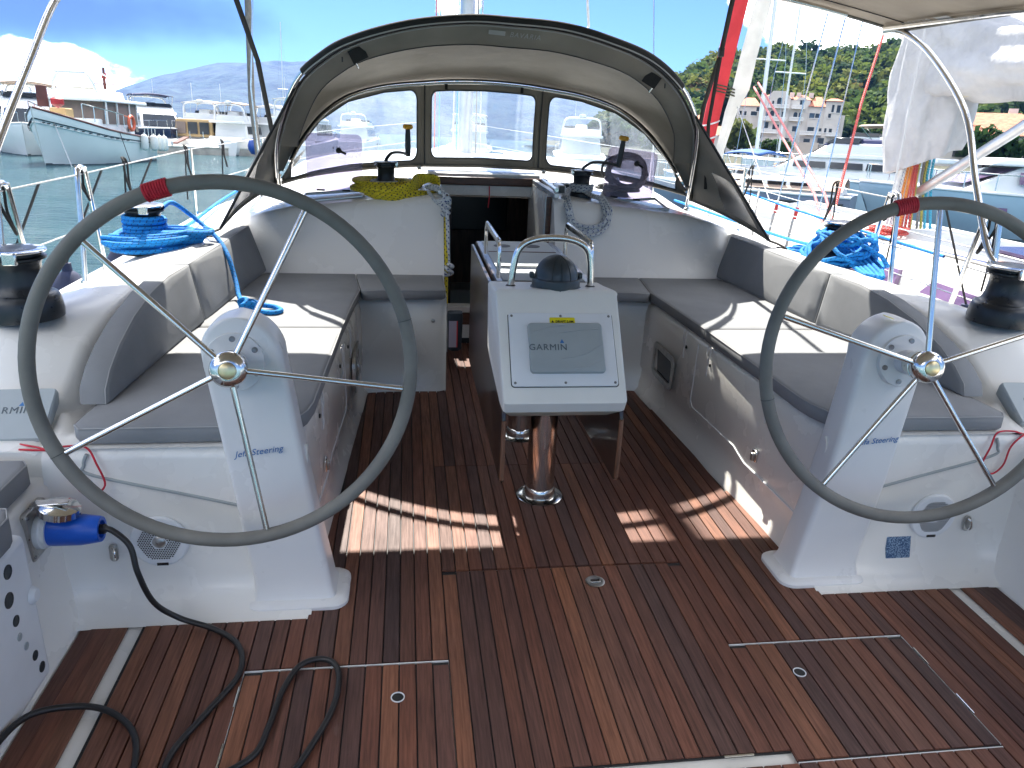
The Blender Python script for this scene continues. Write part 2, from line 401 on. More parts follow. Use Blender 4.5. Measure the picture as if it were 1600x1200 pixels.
PLANK = pm.mesh('plank'); PLANK.materials.append(MATS['teak'])
bm = bmesh.new(); bm.from_mesh(PLANK); bmesh.ops.recalc_face_normals(bm, faces=bm.faces); bm.to_mesh(PLANK); bm.free()
def plank(parent, x, y0, y1, z=0.0):
    if y1 - y0 < .02: return
    o = bpy.data.objects.new('plank', PLANK); COL.objects.link(o); o.parent = parent; r = V(parent['_o'])
    o.location = V((x, (y0 + y1) / 2, z)) - r; o.scale = (1, y1 - y0, 1)
n = int(1.368 / PIT)
for k in range(-n - 1, n + 1):
    x = (k + .5) * PIT; a = abs(x)
    if a > 1.345: continue
    yt = 5.0
    if a > .335: yt = 4.10
    if a > .79:
        yt = 2.047
        for yy in [2.2 + .05 * q for q in range(40)]:
            if xf(yy) + .01 > a: yt = yy
        if a > .862: yt = 2.047
    if a < .4340:
        plank(floor, x, 2.283, min(yt, 3.1)); plank(floor, x, 3.1025, yt); plank(floor, x, .4, 1.364)
    elif a < 1.0250:
        plank(floor, x, 1.827, yt); plank(floor, x, .4, 1.364)
    else: plank(floor, x, .4, yt)
for s in (-1, 1):
    for k in range(3): plank(floor, s * (1.4315 + k * .0437), .4, 2.045)
def hatch(x0, x1, y0, y1, label, corner):
    h = thing('floor_hatch', ((x0 + x1) / 2, (y0 + y1) / 2, 0), label, 'hatch')
    MB().box(((x0 + x1) / 2, (y0 + y1) / 2, -.0065), (x1 - x0, y1 - y0, .0065)).build('backing', 'caulk', h, smooth=0)
    k0 = int(math.floor(x0 / PIT)) - 1
    for k in range(k0, k0 + 30):
        x = (k + .5) * PIT
        if x - hw < x0 - .002 or x + hw > x1 + .002: continue
        c1 = corner if (x - x0 < .05 or x1 - x < .05) else 0
        plank(h, x, y0 + .003, y1 - .003 - c1, .0012)
    return h
hc = hatch(-.4358, .4358, 1.405, 2.272, 'large teak centre floor hatch with round steel lift ring', .018)
hl = hatch(-1.019, -.4388, 1.372, 1.815, 'teak floor hatch with finger hole beside the coiled black cable', .012)
hr = hatch(.4388, 1.019, 1.372, 1.815, 'teak floor hatch with finger hole near the starboard wheel', .012)
# lift ring latch and finger holes
lt = V((.093, 2.175, .0014))
g = MB(); g.lathe([(.0, 0), (.033, 0), (.034, .002), (.031, .0035), (.026, .0025), (.0, .0025)], 28, lt); lo_ = g.build('latch', 'steel_dull', hc)
MB().box(lt + V((0, -.002, .005)), (.036, .016, .004)).build('lift_ring', 'steel', lo_, bevel=.003)
for h, x in ((hl, -.585), (hr, .60)):
    g = MB(); g.lathe([(.019, .0), (.0195, .003), (.0165, .003), (.0165, .0)], 24, (x, 1.68, .001)); q = g.build('finger_hole', 'white_plastic', h)
    MB().lathe([(0, 0), (.0163, 0), (.0163, .0006), (0, .0006)], 20, (x, 1.68, .0014)).build('recess', 'black', q)
for h, x0 in ((hr, 1.0222), (hl, -1.0222)):
    for y in (1.72, 1.52): MB().box((x0, y, .0005), (.0035, .075, .004)).build('hinge', 'steel', h)
for h, s in ((hr, 1), (hl, -1)):
    MB().box((s * .73, 1.8215, -.0045), (.585, .0035, .005)).build('edge_trim', 'white_plastic', h, smooth=0); MB().box((s * .73, 1.3680, -.0045), (.585, .003, .005)).build('edge_trim', 'white_plastic', h, smooth=0)
    MB().box((s * 1.0222, 1.595, -.0035), (.0045, .44, .005)).build('edge_trim', 'white_plastic', h, smooth=0)
for x in (.29, -.3): MB().box((x, 1.4015, .0005), (.08, .004, .004)).build('hinge', 'steel', hc)

# ------------------------------------------------------------------ white moulded coamings, benches and bulkhead
Yt = [2.18, 2.3, 2.45, 2.6, 2.8, 3.2, 3.9, 4.5, 5.2]
def side_section(y, s):
    zi = tab(Yt, [.533, .56, .64, .735, .80, .850, .855, .865, .88], y); zo = tab(Yt, [.52, .56, .70, .795, .81, .805, .80, .82, .83], y)
    xb = tab(Yt, [1.60, 1.60, 1.595, 1.59, 1.57, 1.535, 1.49, 1.44, 1.40], y); xo = tab(Yt, [1.97, 1.97, 1.97, 1.97, 1.95, 1.92, 1.90, 1.75, 1.66], y)
    x = xf(y); zd = .66
    pts = [(x, -.02), (x, .004), (x + .018, .03), (x + .03, .09), (x + .034, .135), (x + .022, .16), (x + .026, .47), (x + .034, .515), (x + .06, .538), (x + .1, .542), (xb - .05, .542), (xb - .015, .545), (xb, min(.57, zi)),
           (xb + .03, max(.571, zi - .05) if zi > .6 else zi + .001), (xb + .045, zi - .012), (xb + .07, zi), (lerp(xb, xo, .5), (zi + zo) / 2 + .006), (xo - .08, zo), (xo - .03, zo - .02), (xo, min(zo - .05, .78)), (xo + .03, min(zd + .02, zo - .06)), (xo + .06, min(zd, zo - .065)), (2.10, min(zd - .02, zo - .07)), (2.12, min(zd + .012, zo - .03)), (2.15, min(zd, zo - .04)), (2.155, .5), (2.12, .0), (1.9, -1.2)]
    return [V((s * a, y, b)) for a, b in pts]
ys = [2.18, 2.22, 2.26, 2.3, 2.35, 2.4, 2.45, 2.5, 2.55, 2.6, 2.7, 2.8, 2.95, 3.1, 3.3, 3.6, 3.9, 4.1, 4.3, 4.5, 4.7, 5.0, 5.2]
for s, side in ((-1, 'port'), (1, 'starboard')):
    g = MB(); g.loft([side_section(y, s) for y in ys], False)
    co = g.build('coaming', 'gelcoat', smooth=55, kind='structure', base=(s * 1.5, 3, 0))
    co['label'] = 'white moulded ' + side + ' cockpit bench and coaming'
    # end of the bench facing aft, with a soft fillet into the sole
    prof = [(2.05, -.004), (2.075, .002), (2.115, .02), (2.145, .05), (2.165, .10), (2.175, .18), (2.181, .5), (2.186, .52), (2.20, .535)]
    g = MB(); xs = [.862, .9, 1.0, 1.2, 1.4, 1.50, 1.54, 1.57, 1.585, 1.60, 1.62]
    def bend(x): return max(0, (x - 1.46)) ** 2 * 1.5
    g.loft([[V((s * x, y - bend(x) * (1.6 if z < .5 else .6), z + (0 if z > .3 else bend(x) * .8))) for y, z in prof] for x in xs], False)
    g.build('bench_end', 'gelcoat', co, smooth=55)
    MB().box((s * 1.86, 2.192, .26), (.52, .02, .55)).build('helm_riser', 'gelcoat', co, smooth=0)
    # recessed seam of the locker lid
    z0, z1 = .455, .30
    seam = [V((s * 1.50, 2.1775, .525)), V((s * 1.513, 2.178, .49)), V((s * 1.49, 2.176, z0)), V((s * 1.2, 2.1755, .375)), V((s * .93, 2.1745, z1))]
    MB().tube(spline(seam, 5), .0055, 6).build('seam', 'grey_plastic', co)
    # outer side wall aft of the bench
    pr_ = [(1.545, -.01), (1.555, .02), (1.575, .06), (1.59, .14), (1.605, .40), (1.612, .435), (1.635, .45), (1.8, .452), (2.05, .45), (2.12, .4), (2.0, -1.2)]
    g = MB(); g.loft([[V((s * x, y, z)) for x, z in pr_] for y in (-.6, .5, 1.4, 1.9, 2.1, 2.24)], False); g.build('side_wall', 'gelcoat', co, smooth=55)
    # seat locker front: door seams, lacing eyes
    def face(y, z): return V((s * (xf(y) + .0225 + .004 * (z - .16) / .31), y, z))
    d = [face(3.30, .50), face(3.30, .20), face(2.72, .17), face(2.45, .13)]
    MB().tube([face(3.33, .51), face(3.33, .22), face(3.30, .195), face(2.85, .195), face(2.80, .18), face(2.74, .165), face(2.3, .165)], .004, 6).build('door_seam', 'white_plastic', co)
    lk = thing('locker_latch', face(2.66, .24), ('port' if s < 0 else 'starboard') + ' bench locker latch of chromed steel', 'latch')
    nrm = V((-s, 0, 0))
    MB().box(face(2.66, .24) + nrm * .006, (.012, .04, .05)).build('plate', 'steel', lk, bevel=.004)
    MB().box(face(2.66, .235) + nrm * .016, (.012, .018, .035)).build('lever', 'steel_dull', lk, bevel=.003)
    # fixed portlight in the bench front
    pl = thing('portlight', face(3.70, .27), ('port' if s < 0 else 'starboard') + ' bench portlight with steel frame and dark glass', 'portlight')
    M = frame(face(3.70, .275) + nrm * .004, (0, 1, 0), (0, 0, 1))
    g = MB(); a = rrect(.34, .19, .045); b = rrect(.27, .125, .025)
    g.loft([[M @ V((p[0], p[1], -.006)) for p in a], [M @ V((p[0], p[1], -s * -.0 + (.010 if s < 0 else -.010))) for p in a], [M @ V((p[0], p[1], (.010 if s < 0 else -.010))) for p in b], [M @ V((p[0], p[1], -.006)) for p in b]], True, False, True)
    g.build('frame', 'steel_dull', pl, smooth=30)
    g = MB(); g.add([M @ V((p[0], p[1], (.002 if s < 0 else -.002))) for p in b], [tuple(range(len(b)))]); g.build('pane', 'screen_dark', pl)
    # cushion lacings: white loops with black eyelets
    for y in (3.46, 3.18, 2.62):
        lc = thing('cushion_lacing', face(y, .47), 'white cord lacing tying the cushion down, %s on the %s bench' % ({3.46: 'foremost', 3.18: 'middle', 2.62: 'aftmost'}[y], side), 'lacing')
        MB().tube(spline([face(y + .02, .545) + nrm * .012, face(y + .012, .50) + nrm * .018, face(y, .455) + nrm * .012, face(y - .012, .50) + nrm * .018, face(y - .02, .545) + nrm * .012], 5), .006, 6, flat=.5).build('cord', 'lace', lc)
        MB().tube(spline([face(y, .46) + nrm * .012, face(y - .004, .43) + nrm * .016, face(y + .004, .40) + nrm * .01], 4), .004, 6).build('cord_tail', 'lace', lc)
        MB().lathe([(0, 0), (.009, 0), (.008, .006), (0, .007)], 12, face(y, .455), M=Matrix.Rotation(-s * pi / 2, 4, 'Y')).build('eyelet', 'black', lc)
    # forward bench box and bulkhead
    g = MB(); xs = [.335, .345, .375, .5, .65, .76, .80, .84]
    pf = [(4.055, -.01), (4.06, .03), (4.075, .06), (4.08, .2), (4.085, .50), (4.095, .53), (4.12, .541), (4.45, .542)]
    g.loft([[V((s * x, y - max(0, (x - .72)) * .35 + max(0, .365 - x) * .8, z)) for y, z in pf] for x in xs], False)
    g.build('bench_box', 'gelcoat', co, smooth=50)
    MB().lathe([(0, 0), (.012, 0), (.011, .005), (0, .006)], 14, (s * .41, 4.083, .41), M=Matrix.Rotation(pi / 2, 4, 'X')).build('fitting', 'steel_dull', co)
    def zc(x): return tab([.3, .35, .69, .85, 1.2, 1.4, 1.52, 1.62, 1.7], [1.035, 1.03, .995, .983, .945, .90, .862, .79, .66], x)
    def bulk(x, v):
        z = zc(x); y0 = 4.40
        pts = [(y0 - .01, .53), (y0 + .005, .60), (y0 + .10, lerp(.6, z - .055, .5)), (y0 + .20, z - .055), (y0 + .215, z - .035), (y0 + .26, z - .004), (y0 + .30, z), (5.0, z), (5.4, z), (5.75, z + .02), (6.1, z + .05), (7.5, z + .12), (8.6, z + .05)]
        i = min(int(v * 12), 11); t = v * 12 - i; return V((s * x, lerp(pts[i][0], pts[i + 1][0], t), lerp(pts[i][1], pts[i + 1][1], t)))
    xs = [.335, .36, .45, .6, .75, .9, 1.05, 1.2, 1.3, 1.38, 1.44, 1.5, 1.56, 1.62, 1.68]
    g = MB(); g.loft([[bulk(x, k / 12) for k in range(13)] for x in xs], False); g.build('bulkhead', 'gelcoat', co, smooth=50)
    # companionway cheek
    poly = [(4.062, -.02), (4.085, .52), (4.12, .541), (4.40, .542), (4.405, .6), (4.60, .975), (4.66, 1.028), (4.70, 1.031), (5.6, 1.031), (5.6, -.02)]
    g = MB(); g.add([V((s * .3352, y, z)) for y, z in poly], [tuple(range(len(poly)))]); g.build('companionway_cheek', 'gelcoat', co)
# side decks, foredeck and cabin roof running to the bow
g = MB(); rings = []
for y, hwid, zz in ((5.15, 2.15, .66), (6, 2.12, .68), (7.5, 1.95, .72), (7.9, 1.88, .74), (8.0, 1.86, .745), (9, 1.55, .78), (10.3, .95, .85), (11.3, .25, .92), (11.6, .03, .95)):
    wi_, zi_ = (1.36, -1.15) if y < 8 else (hwid * .5, zz + .02)
    rings.append([V((-hwid, y, -1.2)), V((-hwid, y, zz)), V((-max(wi_, .01), y, zz + .015)), V((-wi_ + .01, y, zi_)), V((0, y, zi_)), V((wi_ - .01, y, zi_)), V((max(wi_, .01), y, zz + .015)), V((hwid, y, zz)), V((hwid, y, -1.2))])
g.loft(rings, False); g.build('foredeck', 'gelcoat', smooth=30, kind='structure', base=(0, 8, .6))
g = MB(); g.grid(lambda u, v: V((lerp(-.36, .36, u), lerp(5.6, 8.6, v), 1.045 + .08 * sin(pi * min(1, v * 1.1)) - .9 * max(0, v - .8) ** 2)), 6, 12); g.build('cabin_roof', 'gelcoat', smooth=40, kind='structure', solid=.01)

# ------------------------------------------------------------------ companionway
cw = thing('companionway', (0, 4.99, .0), 'dark companionway opening with white sill and wooden sliding hatch', 'companionway')
MB().box((0, 5.035, .240), (.668, .10, .036)).build('sill', 'white_paint', cw, bevel=.006)
MB().box((0, 5.02, .109), (.666, .05, .224)).build('riser', 'white_paint', cw, bevel=.003)
MB().box((0, 4.987, .175), (.66, .02, .082)).build('step_board', 'trim_wood', cw, bevel=.003)
MB().box((0, 4.992, .018), (.666, .01, .034)).build('toe_gap_shade', 'black', cw)  # black strip stands in for the shade in the gap below the step
MB().box((-.2, 4.991, .10), (.014, .01, .04)).build('fitting', 'steel_dull', cw)
MB().box((.03, 5.50, 1.040), (.84, .05, .056)).build('hatch_trim', 'trim_wood', cw, bevel=.008)
MB().box((0, 5.52, .975), (.80, .03, .070)).build('hatch_edge', 'gelcoat', cw, bevel=.004)
MB().box((0, 6.13, 1.075), (.80, 1.2, .025)).build('sliding_hatch', 'gelcoat', cw, bevel=.006)
MB().tube([(.03, 5.48, 1.01), (.032, 5.475, .94), (.025, 5.475, .86)], .004, 6).build('pull_cord', 'red_cord', cw)
for s in (-1, 1):
    MB().box((s * .352, 5.10, 1.050), (.03, .95, .03)).build('slide_rail', 'alloy', cw, bevel=.004)
    MB().box((s * .318, 4.70, .52), (.03, .05, 1.03)).build('door_post', 'trim_wood', cw, bevel=.004)
    MB().box((s * .300, 4.703, .53), (.008, .02, 1.0)).build('door_track', 'alloy', cw)
MB().tube([(.345, 4.60, 1.085), (.345, 5.1, 1.098)], .013, 10).build('grab_bar', 'steel', cw)
MB().box((.385, 4.72, 1.085), (.05, .16, .05)).build('track_end', 'alloy', cw, bevel=.008)
MB().box((.385, 4.638, 1.085), (.036, .008, .04)).build('end_cap', 'dark_plastic', cw, bevel=.004)
# saloon seen through the opening
rm = thing('saloon', (0, 6, -.9), 'dark wood panelled saloon seen through the companionway', 'cabin', kind='structure')
g = MB(); g.add([(-1.2, 5.09, -.9), (1.2, 5.09, -.9), (1.2, 7.2, -.9), (-1.2, 7.2, -.9), (-1.2, 5.09, .93), (1.2, 5.09, .93), (1.2, 7.2, .93), (-1.2, 7.2, .93), (-1.2, 5.5, .93), (1.2, 5.5, .93), (-.34, 5.09, .93), (-.34, 5.5, .93), (.34, 5.09, .93), (.34, 5.5, .93)],
      [(0, 1, 2, 3), (8, 9, 6, 7), (4, 10, 11, 8), (12, 5, 9, 13), (0, 3, 7, 4), (1, 2, 6, 5), (2, 3, 7, 6)]); g.build('wood_lining', 'dark_wood', rm, smooth=0, fix=False)
MB().box((-.27, 5.35, .1), (.05, .10, 1.6)).build('post', 'interior_dark', rm)
MB().box((-.12, 6.3, -.05), (.34, .3, .30)).build('locker', 'grey_plastic', rm, bevel=.01)
MB().box((.02, 7.15, .62), (.72, .04, .36)).build('screen', 'screen_dark', rm, bevel=.01)
MB().box((-.2, 7.11, .62), (.12, .02, .14)).build('notice', 'grey_plastic_light', rm)

# ------------------------------------------------------------------ cushions
def slab(name, poly, z0, z1, label, group=None, r=.012, eps=.012):
    g = MB(); P2 = [V((x, y)) for x, y in poly]; c = sum(P2, V((0, 0))) / len(P2)
    def inset(d): return [p + (c - p).normalized() * d for p in P2]
    rings = [(inset(.010), z0), (P2, z0 + .012), (P2, z1 - .010), (inset(.006), z1 - .003), (inset(.02), z1), (inset(.10), z1 + .004)]
    g.loft([[V((p.x, p.y, z)) for p in q] for q, z in rings])
    o = g.build(name, 'cushion', smooth=50, label=label, cat='cushion', group=group)
    MB().tube([V((p.x, p.y, z1 - .0045)) for p in inset(.0015)], .0022, 5, closed=True).build('piping', 'piping', o)
    return o
def arc(cx, cy, r, a0, a1, n=5): return [(cx + r * cos(RD(lerp(a0, a1, k / n))), cy + r * sin(RD(lerp(a0, a1, k / n)))) for k in range(n + 1)]
def dense(poly, d=.12):
    out = []
    for i, p in enumerate(poly):
        q = poly[(i + 1) % len(poly)]; L = math.hypot(q[0] - p[0], q[1] - p[1]); n_ = max(1, int(L / d))
        for k in range(n_): out.append((lerp(p[0], q[0], k / n_), lerp(p[1], q[1], k / n_)))
    return out
for s, side in ((-1, 'port'), (1, 'starboard')):
    # aft seat cushion, rounded where it meets the helm
    p = dense([(.84, 3.275), (.862, 2.40)] + [(.872, 2.33), (.90, 2.26), (.96, 2.215), (1.05, 2.20), (1.52, 2.195), (1.545, 2.23), (1.50, 3.275)])
    slab('seat_cushion', [(s * x, y) for x, y in p], .546, .603, 'grey aft seat cushion on the %s bench behind the wheel' % side)
    # forward part: an L wrapping round to the companionway, made of two slabs meeting at the corner
    p = dense([(.84, 3.285), (1.49, 3.285), (1.40, 4.30), (1.34, 4.395), (.85, 4.395), (.84, 4.30), (.80, 4.0), (.815, 3.8)])
    slab('seat_cushion', [(s * x, y) for x, y in p], .546, .603, 'grey corner seat cushion at the forward end of the %s bench' % side)
    p = dense([(.345, 4.395), (.345, 4.03), (.36, 4.015), (.70, 4.005), (.77, 3.985), (.793, 3.995), (.832, 4.30), (.842, 4.395)])
    slab('seat_cushion', [(s * x, y) for x, y in p], .546, .603, 'grey seat cushion beside the companionway on the %s side' % side)
    # backrests
    def backrest(out, label, fx0, fx1):
        g = MB(); N = len(out)
        c = V((sum(p[0] for p in out) / N, sum(p[1] for p in out) / N))
        def X(y, z, t): return s * (lerp(fx0(y), fx1(y), (z - .6) / .245) + t)
        def ins(d): return [(V(p) + (c - V(p)).normalized() * d) for p in out]
        rings = [(ins(.02), -.004), (ins(.006), 0.0), ([V(p) for p in out], .010), ([V(p) for p in out], .075), (ins(.012), .085)]
        rings = [(ins(.09), -.007)] + rings
        g.loft([[V((X(q[0], q[1], t), q[0], q[1])) for q in r] for r, t in rings])
        o = g.build('backrest_cushion', 'cushion', smooth=50, label=label, cat='cushion')
        MB().tube([V((X(q[0], q[1], .004), q[0], q[1])) for q in ins(.002)], .0022, 5, closed=True).build('piping', 'piping', o)
    fb = lambda y: tab([2.36, 3.37, 4.46], [1.50, 1.435, 1.345], y); ft = lambda y: tab([2.36, 3.37, 4.5], [1.545, 1.487, 1.44], y)
    backrest(dense([(4.44, .606), (4.50, .848), (3.405, .848), (3.375, .606)], .08), 'grey backrest cushion at the forward end of the %s bench' % side, fb, ft)
    backrest(dense([(3.365, .606), (3.395, .848), (3.15, .850), (2.95, .832), (2.75, .792), (2.58, .738), (2.47, .69), (2.40, .645), (2.375, .606)], .08), 'grey curved aft backrest cushion on the %s bench' % side, fb, ft)
    # helm seat beside the side wall
    hs = thing('helm_seat', (s * 1.75, 1.3, 0), 'white helm seat locker with round vent holes, %s quarter' % side, 'seat')
    g = MB(); g.box((s * 1.78, 1.22, .225), (.46, 1.30, .45)); g.build('locker', 'white_plastic', hs, bevel=.02, seg=3)
    for y, z, rr in ((1.76, .40, .016), (1.74, .33, .018), (1.75, .26, .012), (1.75, .21, .008), (1.77, .165, .008), (1.80, .11, .011), (1.82, .055, .012), (1.60, .40, .018), (1.60, .30, .018)):
        MB().lathe([(rr + .003, -.002), (rr + .003, .002), (rr, .0025), (rr - .001, .001), (0, .001)], 16, (s * 1.55, y, z), M=Matrix.Rotation(-s * pi / 2, 4, 'Y')).build('vent_hole', 'dark_plastic' if rr > .0105 else 'grey_plastic_light', hs)
    MB().lathe([(0, .012), (.016, .012), (.024, .004), (.026, 0)], 18, (s * 1.549, 1.845, .27), M=Matrix.Rotation(-s * pi / 2, 4, 'Y')).build('knob', 'white_plastic', hs)
    slab('helm_cushion', [(s * x, y) for x, y in dense([(1.545, .6), (1.545, 1.80), (1.57, 1.85), (2.0, 1.85), (2.0, .6)])], .452, .535, 'grey helm seat cushion at the %s quarter, nearest the stern' % side)
    slab('helm_cushion', [(s * x, y) for x, y in dense([(1.635, 1.89), (1.635, 2.11), (1.655, 2.14), (2.0, 2.14), (2.0, 1.89)])], .455, .530, 'small grey helm side cushion below the plotter, %s quarter' % side)
# ------------------------------------------------------------------ steering pedestals and wheels
for s, side in ((-1, 'port'), (1, 'starboard')):
    pd = thing('steering_pedestal', (s * .91, 2.19, 0), 'white %s steering pedestal with rounded top' % side, 'pedestal')
    g = MB(); rings = []
    secs = [(.012, .920, 2.195, .27, .165), (.05, .922, 2.195, .246, .14), (.10, .926, 2.195, .24, .13), (.25, .947, 2.19, .234, .125), (.4, .966, 2.185, .23, .12), (.55, .987, 2.19, .228, .115), (.7, 1.009, 2.20, .229, .11), (.82, 1.027, 2.21, .230, .108)]
    R0 = .115; zc0 = .835
    for k in range(1, 11):
        a = RD(90 * k / 10.4); secs.append((zc0 + R0 * sin(a), 1.029 + .012 * sin(a), 2.213 + .015 * sin(a), 2 * R0 * cos(a), .118))
    for z, cx, cy, w_, d_ in secs:
        r = min(.02, w_ / 2 * .9, d_ / 2 * .9); rings.append([V((s * cx + p[0], cy + p[1], z)) for p in rrect(w_, d_, r, 4)])
    g.loft(rings); g.build('column', 'pedestal', pd, smooth=42)
    g = MB(); g.loft([[V((s * .912 + p[0], 2.195 + p[1], z)) for p in rrect(w_, d_, .05, 5)] for z, w_, d_ in ((0.0005, .325, .22), (.012, .325, .22), (.02, .31, .205), (.024, .28, .17))]); g.build('flange', 'pedestal', pd, smooth=40)
    # plate round the shaft
    v = V((s * .126, .171, 1)).normalized(); wv = V((1, -s * .1, 0)); wv = (wv - v * wv.dot(v)).normalized(); nn = -wv.cross(v) if (wv.cross(v)).y > 0 else wv.cross(v)
    C0 = V((s * 1.035, 2.035, .845))
    Mw = Matrix.Identity(4)
    for i in range(3): Mw[i][0] = wv[i]; Mw[i][1] = v[i]; Mw[i][2] = nn[i]
    Mw.translation = C0          # local z points aft, towards the helmsman
    Mp = Mw @ Matrix.Translation((0, 0, -.108))
    g = MB(); g.M = Mp; g.lathe([(.0, .012), (.06, .012), (.066, .010), (.083, .008), (.085, .0), (.085, -.03)], 36); pt = g.build('shaft_plate', 'pedestal', pd, smooth=30)
    g = MB(); g.M = Mp; g.lathe([(.038, .0), (.038, .05), (.03, .06)], 24); g.build('shaft', 'white_plastic', pd)
    for k in range(6):
        a = RD(60 * k + 25); g = MB(); g.M = Mp; g.lathe([(0, .0135), (.004, .0135), (.005, .012), (.0085, .0125), (.009, .009)], 12, (.068 * cos(a), .068 * sin(a), 0)); g.build('screw', 'screw', pd)
    # maker's sticker
    tx = text_mb('Jefa Steering', .028, frame((s * .985 + (.02 if s > 0 else -.01), 2.1215, .55), (1, -.05 * s, .12), (0, .0, 1)), shear=.35)
    tx.build('lettering', 'logo_blue', pd, smooth=0)
    if s > 0: MB().box((1.0, 2.20, .957), (.03, .02, .002), Matrix.Rotation(.3, 3, 'Y')).build('warning_label', 'yellow_sticker', pd)
    # wheel
    wh = thing('steering_wheel', C0 - V((0, 0, .52)), 'large grey leather %s steering wheel with five steel spokes and red marker' % side, 'steering wheel')
    RR = .494
    g = MB(); g.M = Mw; g.tube([(RR * cos(2 * pi * k / 96), RR * sin(2 * pi * k / 96), 0) for k in range(96)], .0198, 14, closed=True); g.build('rim', 'leather', wh)
    a0 = 101.5 if s < 0 else 109.5
    g = MB(); g.M = Mw; n_ = 9
    for k in range(n_):
        a = RD(a0 - 3.2 + 6.4 * k / (n_ - 1)); c = V((RR * cos(a), RR * sin(a), 0)); e1 = V((cos(a), sin(a), 0)); t_ = V((-sin(a), cos(a), 0)) * .0016
        g.tube([c + e1 * (.0215 * cos(2 * pi * j / 16)) + V((0, 0, .0215 * sin(2 * pi * j / 16))) + t_ * sin(2 * pi * j / 16) for j in range(16)], .0036, 6, closed=True)
    g.build('red_whipping', 'red_cord', wh)
    for an in ((128.5, 56.5, -15.5, -87.5, -159.5) if s < 0 else (97, 25, -47, -119, 169)):
        a = RD(an); g = MB(); g.M = Mw
        g.tube([(.03 * cos(a), .03 * sin(a), .022), (.2 * cos(a), .2 * sin(a), .012), ((RR - .02) * cos(a), (RR - .02) * sin(a), 0)], .0085, 12); g.build('spoke', 'steel', wh)
    g = MB(); g.M = Mw; g.lathe([(0, -.06), (.036, -.06), (.04, -.02), (.047, -.015), (.047, -.002), (.042, .0), (.042, .006), (.048, .01), (.05, .018), (.05, .03), (.048, .038), (.042, .047), (.032, .0525), (.024, .0535), (.022, .051), (0, .051)], 36); hb = g.build('hub', 'steel', wh, smooth=35)
    g = MB(); g.M = Mw; g.lathe([(0, .0560), (.019, .0560), (.0215, .0545), (.0215, .049)], 30); g.build('cap', 'gold', hb)
    g = MB(); g.M = Mw; g.lathe([(.0385, -.012), (.0445, -.010), (.0445, -.006), (.0385, -.004)], 30); g.build('seal', 'black', hb)
    for q, ang in enumerate((8, 200)):
        a = RD(ang); g = MB(); g.M = Mw
        g.tube([((RR + .0203 * cos(t)) * cos(a), (RR + .0203 * cos(t)) * sin(a), .0203 * sin(t)) for t in [2 * pi * j / 14 for j in range(14)]], .0008, 4, closed=True); g.build('leather_seam', 'dark_plastic', wh)

# ------------------------------------------------------------------ cockpit table with console
tb = thing('cockpit_table', (0, 2.9, 0), 'folding cockpit table on steel columns with white instrument console', 'table')
fx = V((1, 0, 0)); fl, fu = V((0, 2.42, .575)), V((0, 2.70, .905)); fy = (fu - fl).normalized(); fn = fx.cross(fy)   # sloping display face
L = (fu - fl).length
def fp(x, t, o=0.0): return fl + fx * x + fy * t + fn * o
g = MB()
out = [(2.42, .575), (2.44, .535), (2.50, .530), (2.90, .60), (2.98, .62), (2.98, .885), (2.90, .892), (2.76, .910), (2.715, .914), (2.695, .902)]
rings = []
for x, d in ((-.234, .010), (-.230, .003), (-.22, 0), (.22, 0), (.230, .003), (.234, .010)):
    rings.append([V((x * (.955 if p[1] < .7 else .985), p[0] + (d if p[0] < 2.7 else -d), p[1] + (d if p[1] < .6 else -d))) for p in out])
g.loft(rings); g.build('console', 'console', tb, smooth=38, bevel=.006)
g = MB(); g.hexa([V((-.19, 2.49, .50)), V((.17, 2.49, .50)), V((.17, 2.85, .52)), V((-.19, 2.85, .52))], [V((-.215, 2.445, .533)), V((.215, 2.445, .533)), V((.215, 2.88, .58)), V((-.215, 2.88, .58))]); g.build('console_underside', 'beige_lip', tb, bevel=.004)
# mounting panel with six screws
g = MB(); pn = rrect(.385, .285, .012)
g.loft([[fp(p[0] + .003, p[1] + L * .475, -.01) for p in pn], [fp(p[0] + .003, p[1] + L * .475, .006) for p in pn], [fp(p[0] * .985 + .003, p[1] * .985 + L * .475, .008) for p in pn]]); mp = g.build('mounting_panel', 'white_plastic', tb, smooth=30)
g = MB(); g.loft([[fp(p[0] + .003, p[1] + L * .475, .0005) for p in rrect(.391, .291, .013)], [fp(p[0] + .003, p[1] + L * .475, .0015) for p in rrect(.391, .291, .013)]]); g.build('panel_seal', 'dark_plastic', tb)
for x in (-.178, .003, .184):
    for t in (L * .475 - .13, L * .475 + .13): MB().lathe([(0, .0025), (.003, .0025), (.0048, .001), (.005, 0)], 12, fp(x, t, .008), M=frame((0, 0, 0), fx, fy).to_3x3().to_4x4()).build('screw', 'screw', mp)
pc = thing('chart_plotter', fp(.014, L * .455, .008), 'grey covered chart plotter with maker lettering on the table console', 'plotter')
g = MB(); pn = rrect(.272, .192, .012)
g.loft([[fp(p[0] + .014, p[1] + L * .475, o) for p in [(a * k, b * k) for a, b in pn]] for o, k in ((.0085, 1), (.019, 1), (.024, .985), (.0255, .96))]); g.build('sun_cover', 'grey_plastic', pc, smooth=35)
